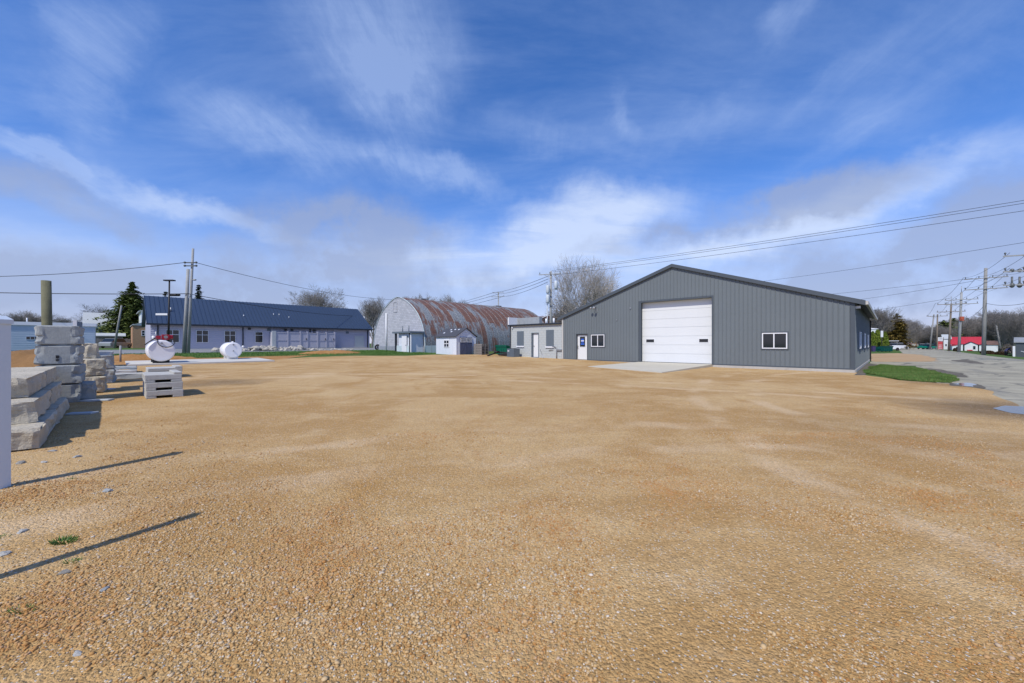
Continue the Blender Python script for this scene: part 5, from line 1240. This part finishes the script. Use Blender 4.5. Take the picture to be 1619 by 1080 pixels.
# ------------------------------------------------------------------ left background: trailer, container, houses, fence
TQ = at(-30, 35.5); fr = Fr((TQ.x, TQ.y, 0), B, -U)
tl_ = thing('office_trailer', (TQ.x, TQ.y, .7), 'long pale blue white trailer with narrow dark window at left', 'trailer')
tt = lambda px: ta(px, Vector((TQ.x, TQ.y, 0)), B)
zb_, zt_ = .78, 3.25; f = MB().box(-9, tt(150), -3, 0, zb_, zt_, fr)
for k in range(11): f.box(-9, tt(150), .001, .012, zb_ + .1 + k * .22, zb_ + .12 + k * .22, fr)
obj('body', f, M['trailer_white'], tl_); obj('roof', MB().box(-9.1, tt(150) + .1, -3.1, .12, zt_ + .003, zt_ + .32, fr), M['trailer_roof'], tl_)
window(tl_, fr, tt(41), tt(62), HT(537, 36.5), HT(531.5, 36.5), .03, .04, (.33, .66), fm='trailer_white')
obj('chassis', MB().box(-9, tt(150), -2.8, -.4, .45, zb_ - .003, fr), M['black'], tl_)
for pxv in (25, 52, 90): obj('support', MB().box(tt(pxv) - .2, tt(pxv) + .2, -.45, -.1, .3, zb_ - .01, fr), M['concrete'], tl_)
obj('roof_vent', MB().tube([fr.p(tt(40), -1, zt_ + .3), fr.p(tt(40), -1, zt_ + .75)], .05, 8), M['white_paint'], tl_)
C0 = at(119.5, 19.0); du_ = Vector((.56, -.0, 0)); dside = Vector(((285 - CX) / FPX, 1, 0)).normalized(); dper = Vector((-dside.y, dside.x, 0))
fr = Fr((C0.x, C0.y, 0), dside, -dper); ct = thing('steel_screen', C0, 'blue grey ribbed steel screen with white end post behind the grey column', 'screen')
f = MB().box(.12, 1.75, -.1, 0, C0.z + .1, HT(507.5, 19), fr)
for k in range(9): f.box(.2 + k * .17, .26 + k * .17, .001, .02, C0.z + .15, HT(508, 19), fr)
obj('body', f, M['container_blue'], ct); obj('corner_post', MB().box(.05, .118, -.1, .03, C0.z, HT(506, 19), fr), M['white_paint'], ct)
def house(base, fr, L, Wd, z0, ze, zr, wm, rm, name, label, roof_t=.12, oh=.35, cat='house', ridge='long'):
    """run L along fr.u, depth Wd behind; ridge along u, or across ('gable')"""
    t = thing(name, base, label, cat); mb = MB()
    A = fr; fu, fn = fr.u, fr.n
    gl = (lambda a, S: ze + (zr - ze) * (1 - abs(a - S / 2) / (S / 2)))
    if ridge == 'long':
        wall(mb, A, 0, L, z0, lambda a: ze); wall(mb, Fr(A.p(L, 0, 0), -fn, fu), 0, Wd, z0, lambda a: gl(a, Wd)); wall(mb, Fr(A.p(0, -Wd, 0), fn, -fu), 0, Wd, z0, lambda a: gl(a, Wd)); wall(mb, Fr(A.p(L, -Wd, 0), -fu, -fn), 0, L, z0, lambda a: ze)
    else:
        wall(mb, A, 0, L, z0, lambda a: gl(a, L)); wall(mb, Fr(A.p(L, 0, 0), -fn, fu), 0, Wd, z0, lambda a: ze); wall(mb, Fr(A.p(0, -Wd, 0), fn, -fu), 0, Wd, z0, lambda a: ze); wall(mb, Fr(A.p(L, -Wd, 0), -fu, -fn), 0, L, z0, lambda a: gl(a, L))
    obj('wall', mb, M[wm], t); mb = MB()
    S, T_ = (Wd, L) if ridge == 'long' else (L, Wd); k = (zr - ze) / (S / 2)
    for sgn in (0, 1):
        if ridge == 'long': rp = lambda x, y, t_, sgn=sgn: A.p(t_, -(x if not sgn else S - x), y)
        else: rp = lambda x, y, t_, sgn=sgn: A.p(x if not sgn else S - x, -t_, y)
        mb.prism([(-oh, ze - oh * k + .01), (S / 2, zr + .01), (S / 2, zr + roof_t), (-oh, ze - oh * k + roof_t)], -oh, T_ + oh, rp)
    obj('roof', mb, M[rm], t); return t
# brick house with pale gable, and the tall white building behind it
P = at(209.5, 60); fr = Fr((P.x, P.y, 0), B, -U)
hb = house(P, fr, 9, 8, P.z - .2, HT(514.5, 60), HT(500, 62), 'brick_wall', 'roof_pale', 'brick_house', 'tan brick house with white gable left of the blue roofed building', ridge='gable', oh=.12)
ga_ = (HT(500, 62) - HT(514.5, 60)) / 4.5; obj('gable_board', MB().prism([(.05, HT(514.5, 60) + .02), (8.95, HT(514.5, 60) + .02), (4.5, HT(500, 62) - .05)], .01, .035, lambda x, y, t: fr.p(x, t, y)), M['white_paint'], hb)
tx = lambda px: ta(px, Vector((P.x, P.y, 0)), B)
window(hb, fr, tx(223.5), tx(240), HT(531, 61), HT(522.5, 61), .07, .06, (.33, .66), (.5,))
f = MB().box(0, 4, .005, .04, HT(513.8, 60), HT(512.5, 60), fr); obj('eave_band', f, M['white_paint'], hb)
P = at(223, 66); fr = Fr((P.x, P.y, 0), B, -U); house(P, fr, 9, 8, P.z, HT(492, 66), HT(478, 68), 'house_white', 'roof_pale', 'white_building', 'tall plain white gabled building rising behind the tan brick house', ridge='gable', cat='building')
P = at(134, 72); fr = Fr((P.x, P.y, 0), B, -U); hw = house(P, fr, 8.5, 8, P.z, HT(513, 72), HT(495, 75), 'house_white', 'roof_pale', 'white_house', 'white house with pale green grey roof behind the wooden fence')
window(hw, fr, 2.6, 4.0, HT(524, 73), HT(518, 73), .07, .06, (.5,))
P = at(140, 64); fr = Fr((P.x, P.y, 0), B, -U); house(P, fr, 4, 4, P.z, HT(531, 64), HT(527, 64), 'fence_wood', 'roof_pale', 'garage', 'small low dark garage left of the wooden fence', cat='garage')
fp0 = at(148, 62); fe = thing('wooden_fence', fp0, 'weathered grey board fence in front of the big conifer', 'fence'); fr = Fr((fp0.x, fp0.y, 0), B, -U)
Lf = ta(207, Vector((fp0.x, fp0.y, 0)), B); zf0 = fp0.z - .1; nbd = int(Lf / .3); f = MB()
for k in range(nbd): f.box(k * .3, k * .3 + .27, 0, .03, zf0, zf0 + 1.6 + .06 * math.sin(k * 1.7), fr)
obj('fence_boards', f, M['fence_wood'], fe)
for k in range(int(Lf / 2.4) + 1): obj('post', MB().box(k * 2.4 - .05, k * 2.4 + .05, -.12, -.01, zf0, zf0 + 1.75, fr), M['fence_wood'], fe)
def car(P, dirv, body_m, label, L=4.4, name='parked_car', roof_m=None, H=1.45, group=None):
    dirv = Vector(dirv).normalized(); side = Vector((dirv.y, -dirv.x, 0)); fr = Fr(P, dirv, side); t = thing(name, P, label, 'car', group); k = L / 4.4; W_ = .85
    body = [(-2.15, .3), (2.1, .3), (2.18, .55), (2.1, .78), (1.15, .92), (-1.9, .95), (-2.2, .8)]; cab = [(1.0, .9), (.45, H), (-1.2, H), (-1.85, .92)]
    sc_ = lambda pr: [(x * k, z * (H / 1.45 if z < 1 else 1)) for x, z in pr]
    bo = obj('body', MB().prism(sc_(body), -W_, W_, lambda x, y, tt_: fr.p(x, tt_, y)), M[body_m], t); bv = bo.modifiers.new('bevel', 'BEVEL'); bv.width = .06; bv.segments = 2
    co_ = obj('cabin', MB().prism(sc_(cab), -W_ * .86, W_ * .86, lambda x, y, tt_: fr.p(x, tt_, y)), M['glass_dark'], t)
    obj('roof', MB().box(-1.15 * k, .42 * k, -W_ * .84, W_ * .84, H + .002, H + .05, fr), M[roof_m or body_m], t)
    for s in (-1, 1):
        for x in (-1.35, 1.35):
            wh = obj('wheel', MB().tube([fr.p(x * k, s * W_ - .02 * s, .31), fr.p(x * k, s * (W_ + .03), .31)], .31, 16), M['black_rubber'], t); obj('rim', MB().tube([fr.p(x * k, s * (W_ + .031), .31), fr.p(x * k, s * (W_ + .04), .31)], .19, 12), M['metal_grey'], wh)
    for s in (-1, 1): obj('headlight', MB().box(2.1 * k, 2.19 * k, s * .6 - .14, s * .6 + .14, .58, .7, fr), M['white_paint'], t)
    return t
P = at(184, 60.5); P.z += .02; car(P, (-.1, .99, 0), 'car_grey', 'silver grey car parked before the wooden fence', 4.0)

# ------------------------------------------------------------------ right background
dumpster(at(1397.5, 66), Vector((.98, .2, 0)), Vector((.2, -.98, 0)), 2.1, 1.3, .98, 'dumpster_teal', 'dark teal dumpster at the end of the grey metal wall')
P = at(1380.2, 66); bn_ = thing('waste_bin', P, 'dark purple bin left of the teal dumpster', 'bin'); fr = Fr((P.x, P.y, P.z))
obj('body', MB().prism([(-.2, .05), (.2, .05), (.26, .95), (-.26, .95)], -.22, .22, lambda x, y, t: fr.p(x, t, y)), M['purple'], bn_); obj('lid', MB().box(-.28, .28, -.26, .26, .952, 1.0, fr), M['purple'], bn_)
P = at(1405, 76); cv = thing('utility_cart', P, 'white cart with flat white canopy behind the teal dumpster', 'cart'); fr = Fr(P, (1, 0, 0), (0, -1, 0))
obj('body', MB().prism([(-1.4, .3), (1.5, .3), (1.7, .6), (1.3, .95), (.5, 1.0), (-1.4, .9)], -.7, .7, lambda x, y, t: fr.p(x, t, y)), M['white_paint'], cv)
obj('canopy', MB().box(-.9, 1.3, -.75, .75, 1.85, 1.95, fr), M['white_paint'], cv)
for x in (-.7, 1.0):
    for y in (-.65, .65): obj('canopy_post', MB().tube([fr.p(x, y, .9), fr.p(x, y, 1.85)], .03, 6), M['metal_grey'], cv)
for x in (-.9, 1.0):
    for y in (-.72, .72): obj('wheel', MB().tube([fr.p(x, y - .08, .3), fr.p(x, y + .08, .3)], .3, 12), M['black_rubber'], cv)
obj('seat', MB().box(-.5, .1, -.6, .6, .95, 1.25, fr), M['car_dark'], cv)
P = at(1420, 90); car(P, (1, .25, 0), 'white_paint', 'white car parked below the rusty evergreen', 4.2)
P = at(1371, 80); fr = Fr(P, (1, 0, 0), (0, -1, 0)); wb_ = house(P, Fr((P.x, P.y, 0), (1, 0, 0), (0, -1, 0)), 2.1, 4, P.z, HT(520.5, 80), HT(518.5, 80), 'house_white', 'trailer_roof', 'white_building', 'white upper wall showing over the arborvitae row', cat='building', oh=.1)
P = at(1394.3, 68); sg = thing('pole_sign', P, 'narrow white sign on a pole between the arborvitae', 'sign'); obj('pole', MB().tube([P, P + UP * (HT(533, 68) - P.z)], .05, 6), M['black'], sg); obj('panel', MB().box(-.19, .19, -.04, .04, HT(533, 68), HT(523, 68), Fr((P.x, P.y, 0))), M['white_paint'], sg)
P = at(1431, 128); fr = Fr((P.x, P.y, 0), -U, -B); hl = house(P, fr, 5.0, 6, P.z, HT(547.5, 128), HT(543, 128), 'house_white', 'roof_brown', 'long_garage', 'long low pale garage with brown roof at the road end', cat='garage')
for k in range(4): obj('garage_door', MB().box(  .3 + k * 1.2, 1.2 + k * 1.2, .01, .04, P.z, P.z + 1.1, fr), M['roof_pale'], hl)
car(at(1463, 96), (1, .15, 0), 'car_green', 'bright green car with white roof parked at the far roadside', 2.6, 'parked_car', 'white_paint', 1.3)
car(at(1469.5, 94), (1, .15, 0), 'car_green', 'second bright green car just right of the first', 2.2, 'parked_car', None, 1.2)
car(at(1478, 104), (1, .3, 0), 'car_dark', 'black car parked between the leaning pole and the sign', 3.4)
# roadside sign: white panel above red panels
P = at(1482.5, 88); sgn = thing('roadside_sign', P, 'roadside sign board, white panel above faded red panels', 'sign'); fr = Fr((P.x, P.y, 0), -U, -B); W2 = .85
zA, zB_, zC = HT(552, 88), HT(541, 88), HT(533.5, 88)
for x in (-.02, W2 + .0): obj('post', MB().box(x - .06, x + .06, -.06, .06, P.z, zC, fr), M['pole_brown'], sgn)
wp_ = obj('upper_panel', MB().box(.05, W2 - .08, .0, .06, zB_ + .25, zC, fr), M['white_paint'], sgn)
f = MB()
for j in range(2):
    for k in range(3): f.box(.15 + k * .2, .28 + k * .2, .061, .066, zC - .35 - j * .3, zC - .2 - j * .3, fr)
obj('lettering', f, M['board_grey'], wp_)
lp_ = obj('lower_panel', MB().box(.05, W2 - .08, .0, .06, zA, zB_ + .15, fr), M['sign_red'], sgn)
f = MB(); 
for j, c in enumerate((.55, .3, .1)): f.box(.12, W2 - .2, .061, .066, zA + (zB_ - zA) * c, zA + (zB_ - zA) * c + .1, fr)
obj('lettering', f, M['house_white'], lp_)
# tall white house with grey roof
X1 = -U; Yn = -B
P = at(1491, 106); fr = Fr((P.x, P.y, 0), X1, Yn); h1 = house(P, fr, 1.45, 6, P.z, HT(536, 106), HT(529.5, 108), 'house_white', 'roof_pale', 'tall_house', 'tall narrow white house with grey roof right of the sign', ridge='long', oh=.15)
window(h1, fr, .35, .75, P.z + .9, P.z + 1.5, .05, .04)
# red roofed house: main block, gabled front, lean-to, right wing
P = at(1504, 104); P0_ = Vector((P.x, P.y, 0)); z0 = P.z; fr = Fr((P.x, P.y, 0), X1, Yn); s_ = 104 / FPX
rx = lambda px: ta(px, P0_, X1)
h2 = thing('red_roof_house', P, 'low white house with bright red metal roof and small gabled front', 'house')
mb = MB(); F2 = Fr(fr.p(rx(1504.5), 0, 0), X1, Yn); L2_ = rx(1556.5) - rx(1504.5); ze, zr = HT(544.5, 104), HT(534.2, 104) + .15
wall(mb, F2, 0, L2_, z0 - .1, lambda a: ze); wall(mb, Fr(F2.p(L2_, 0, 0), -Yn, X1), 0, 5, z0, lambda a: ze + (zr - ze) * (1 - abs(a - 2.5) / 2.5)); wall(mb, Fr(F2.p(0, -5, 0), Yn, -X1), 0, 5, z0, lambda a: ze + (zr - ze) * (1 - abs(a - 2.5) / 2.5))
obj('wall', mb, M['house_white'], h2); mb = MB()
for sgn_ in (0, 1): mb.prism([(-.3, ze - .05), (2.5, zr), (2.5, zr + .1), (-.3, ze + .05)], -.2, L2_ + .2, lambda x, y, t, sgn_=sgn_: F2.p(t, -(x if not sgn_ else 5 - x), y))
for k in range(int(L2_ / .5)): mb.prism([(-.3, ze + .05), (2.5, zr + .1), (2.5, zr + .14), (-.3, ze + .09)], k * .5, k * .5 + .05, lambda x, y, t: F2.p(t, -x, y))
obj('roof', mb, M['roof_red'], h2)
def wing(x0, x1, dep, ze_, zr_, rm, wm='house_white', gable=True):
    fw = Fr(fr.p(rx(x0), dep, 0), X1, Yn); L_ = rx(x1) - rx(x0); mb = MB()
    top_ = (lambda a: ze_ + (zr_ - ze_) * (1 - abs(a - L_ / 2) / (L_ / 2))) if gable else (lambda a: ze_ + (zr_ - ze_) * a / L_)
    wall(mb, fw, 0, L_, z0 - .1, top_); wall(mb, Fr(fw.p(L_, 0, 0), -Yn, X1), 0, dep - .01, z0, lambda a: top_(L_)); wall(mb, Fr(fw.p(0, -dep + .01, 0), Yn, -X1), 0, dep - .01, z0, lambda a: top_(0))
    wo_ = obj('front_wing', mb, M[wm], h2); mb = MB()
    if gable:
        for s in (0, 1): mb.prism([(-.15, ze_ - .03), (L_ / 2, zr_), (L_ / 2, zr_ + .1), (-.15, ze_ + .07)], -.15, dep - .02, lambda x, y, t, s=s: fw.p(x if not s else L_ - x, -t, y))
    else: mb.prism([(-.15, ze_ + .0), (L_ + .1, zr_ + .0), (L_ + .1, zr_ + .12), (-.15, ze_ + .12)], -.15, dep - .02, lambda x, y, t: fw.p(x, -t, y))
    obj('wing_roof', mb, M[rm], wo_); return fw, wo_
fw, wo_ = wing(1503.5, 1520, 3.0, HT(547, 104), HT(544, 104), 'roof_red', gable=False); window(wo_, fw, rx(1509.5) - rx(1503.5), rx(1513) - rx(1503.5), HT(551.5, 104), HT(548, 104), .04, .04, (), (.5,), fm='board_grey')
fw, wo_ = wing(1523, 1543.5, 2.6, HT(545.5, 104), HT(541, 104), 'navy_trim'); window(wo_, fw, rx(1536) - rx(1523), rx(1540) - rx(1523), HT(552, 104), HT(547, 104), .05, .04, (), (.5,), fm='board_grey')
obj('porch_step', MB().box(rx(1527) - rx(1523), rx(1535) - rx(1523), .01, .6, z0 - .05, z0 + .18, fw), M['sign_red'], wo_)
fw, wo_ = wing(1546, 1557, 2.2, HT(545.5, 104), HT(545, 104), 'navy_trim', gable=False)
f = MB().box(rx(1520.5), rx(1522.8), .3, .4, z0, HT(545.5, 104), fr); obj('doorway', f, M['board_grey'], h2)
P = at(1557, 108); fr2 = Fr((P.x, P.y, 0), X1, Yn); house(P, fr2, 2.3, 5, P.z, HT(545, 108), HT(539.5, 110), 'house_white', 'roof_brown', 'white_shed', 'white outbuilding with dull red brown roof right of the red roofed house', oh=.2, cat='outbuilding')
P = at(1530, 122); fr2 = Fr((P.x, P.y, 0), X1, Yn); house(P, fr2, 3.4, 6, P.z, HT(533, 122), HT(530, 122), 'house_white', 'roof_pale', 'white_house', 'white gable end showing behind the bright red roof', ridge='gable', cat='house')
# dark teal building at the right edge
P = at(1606, 62); fr2 = Fr((P.x, P.y, 0), Vector((.61, -.792, 0)), Vector((-.792, -.61, 0))); dk = house(P, fr2, 9, 8, P.z - .3, P.z + 2.25, P.z + 3.0, 'steel_dark', 'roof_grey', 'dark_building', 'dark teal metal building cut off by the right edge', cat='building', oh=.2)
obj('corner_trim', MB().box(-.3, -.05, .02, .1, P.z - .3, P.z + 1.7, fr2), M['white_paint'], dk)
for k in range(2): obj('ramp_rail', MB().tube([fr2.p(.5 + k * .7, 1.2, .9 + P.z), fr2.p(3.2 + k * .7, 1.8, -.3 + P.z)], .05, 6), M['white_paint'], dk)
P = at(866, 78); fr2 = Fr((P.x, P.y, 0), B, -U); P2 = at(853.5, 80); fr2 = Fr((P2.x, P2.y, 0), (1, 0, 0), (0, -1, 0)); rb_ = house(P2, fr2, 6.5, 6, P2.z, HT(503, 80), HT(499.5, 80), 'brick_dark', 'roof_brown', 'red_brick_house', 'dark red brick house top behind the block building roof', cat='house', oh=.2)
obj('gable_front', MB().prism([(0.3, HT(504, 80)), (2.9, HT(504, 80)), (1.6, HT(499, 80))], .25, .5, lambda x, y, t: fr2.p(x, t, y)), M['brick_dark'], rb_); obj('gable_trim', MB().tube([fr2.p(.2, .52, HT(504, 80)), fr2.p(1.6, .52, HT(498.6, 80)), fr2.p(3.0, .52, HT(504, 80))], .09, 4), M['white_paint'], rb_)

# ------------------------------------------------------------------ person bending over a yellow bag
def person(P, face, label):
    t = thing('person', P, label, 'person'); fd = Vector(face).normalized(); sd_ = Vector((fd.y, -fd.x, 0))
    def q(f_, s, z): return P + fd * f_ + sd_ * s + UP * z
    J = {'pelvis': (q(-.12, 0, .88), .15), 'spine': (q(.06, 0, 1.03), .14), 'chest': (q(.26, 0, 1.16), .165), 'neck': (q(.42, 0, 1.22), .06), 'head0': (q(.49, 0, 1.25), .085), 'head': (q(.55, 0, 1.29), .11), 'crown': (q(.60, 0, 1.33), .085)}
    E = [('pelvis', 'spine'), ('spine', 'chest'), ('chest', 'neck'), ('neck', 'head0'), ('head0', 'head'), ('head', 'crown')]
    for s in (-1, 1):
        n_ = 'L' if s < 0 else 'R'
        J['sh' + n_] = (q(.33, s * .2, 1.17), .075); J['el' + n_] = (q(.42, s * .24, .9), .05); J['wr' + n_] = (q(.56, s * .2, .68), .035); J['ha' + n_] = (q(.6, s * .18, .6), .04)
        J['hip' + n_] = (q(-.1, s * .11, .82), .1); J['kn' + n_] = (q(.0, s * .14, .46), .07); J['an' + n_] = (q(-.06, s * .15, .09), .048); J['to' + n_] = (q(.12, s * .16, .05), .042)
        E += [('chest', 'sh' + n_), ('sh' + n_, 'el' + n_), ('el' + n_, 'wr' + n_), ('wr' + n_, 'ha' + n_), ('pelvis', 'hip' + n_), ('hip' + n_, 'kn' + n_), ('kn' + n_, 'an' + n_), ('an' + n_, 'to' + n_)]
        for k in range(4):
            J['fi%d' % k + n_] = (q(.61 + .02 * k, s * (.15 + .02 * k), .51), .009); E.append(('ha' + n_, 'fi%d' % k + n_))
        J['th' + n_] = (q(.66, s * .15, .57), .01); E.append(('ha' + n_, 'th' + n_))
    ks = list(J); 
    me = bpy.data.meshes.new('body'); me.from_pydata([tuple(J[k][0] - P) for k in ks], [(ks.index(a), ks.index(b)) for a, b in E], [])
    o = link_mesh('body', me, M['clothes_navy'], t); md = o.modifiers.new('skin', 'SKIN'); 
    for i, k in enumerate(ks): r = J[k][1]; me.skin_vertices[0].data[i].radius = (r, r)
    me.skin_vertices[0].data[0].use_root = True; o.modifiers.new('sub', 'SUBSURF').levels = 1
    obj('face', MB().ball(q(.60, 0, 1.27), .085, .085, .1), M['skin'], t)
    obj('hair', MB().ball(q(.56, 0, 1.33), .11, .11, .09), M['clothes_dark'], t)
    for s in (-1, 1): obj('trouser_leg', MB().tube([q(-.1, s * .11, .84), q(.0, s * .14, .46), q(-.06, s * .15, .12)], [.125, .09, .07], 10), M['clothes_dark'], t)
    return t
P = at(1591, 66); P.z = g(P.x, P.y); person(P, (1, -.15, 0), 'person in a navy jacket bending over beside a yellow bag')
P = at(1597.5, 66); tag(obj('yellow_bag', MB().ball(P + UP * .22, .42, .3, .26, 14, 9).ball(P + Vector((-.25, 0, .4)), .14, .12, .16), M['yellow_bag'], None, P), 'pale yellow bag lying on the grass beside the person', 'bag')
P = at(575.5, 66); tag(obj('meter_head', MB().tube([P + UP * 4.2, P + UP * 5.2], .16, 8).ball(P + UP * 5.25, .17, .17, .1).tube([P, P + UP * 4.2], .05, 6), M['white_paint'], None, P), 'white capped service mast beside the right end of the blue roof', 'mast')

# ------------------------------------------------------------------ weeds and loose stones near the camera
rr = random.Random(12)
def weed(px, py, s, n_, label):
    P = G(px, py); P.z = g(P.x, P.y) + .02; V, F = [], []
    for i in range(n_):
        a = rr.uniform(0, 6.28); d = rr.random() ** .5 * s; h = s * rr.uniform(.12, .4); x, y = math.cos(a) * d, math.sin(a) * d * .6; b = rr.uniform(0, 6.28); w_ = s * .05
        j = len(V); V += [(x - math.cos(b) * w_, y - math.sin(b) * w_, 0), (x + math.cos(b) * w_, y + math.sin(b) * w_, 0), (x + math.cos(a) * h * .7, y + math.sin(a) * h * .7, h)]; F.append((j, j + 1, j + 2))
    me = bpy.data.meshes.new('weed_tuft'); me.from_pydata(V, [], F); me.materials.append(M['blade']); o = bpy.data.objects.new('weed_tuft', me); col.objects.link(o); o.location = P; tag(o, label, 'weed')
weed(100, 861, .09, 150, 'largest green weed tuft on the gravel above the lower shadow line')
weed(112, 893, .06, 50, 'small weed tuft just below the largest one on the gravel'); weed(32, 972, .07, 40, 'weed tuft nearest the bottom left corner of the gravel')
weed(5, 853, .05, 40, 'weed tuft at the left edge level with the largest one'); weed(114, 760, .05, 40, 'weed tuft right of the vinyl post on the gravel')
for i, (px, py, s, m_) in enumerate(((170, 780, .06, 'stone_grey'), (123, 725, .06, 'stone_grey'), (35, 845, .045, 'stone_pale'), (6, 881, .05, 'stone_pale'), (83, 716, .05, 'stone_pale'), (33, 735, .07, 'riprap'), (70, 734, .05, 'stone_pale'), (102, 911, .04, 'riprap'), (165, 938, .035, 'stone_grey'), (122, 1041, .03, 'stone_pale'))):
    P = G(px, py); P.z = g(P.x, P.y) + .02 + s * .1; s *= .62; me = rock_mesh(40 + i, .55); me.materials.clear(); me.materials.append(M[m_]); o = bpy.data.objects.new('loose_stone', me); col.objects.link(o); o.location = P; o.scale = (s * 1.3, s * .8, s); o.rotation_euler = (0, 0, i)
    tag(o, 'loose pale stone on the gravel near the white vinyl post', 'stone', 'loose stones on the gravel by the vinyl post')
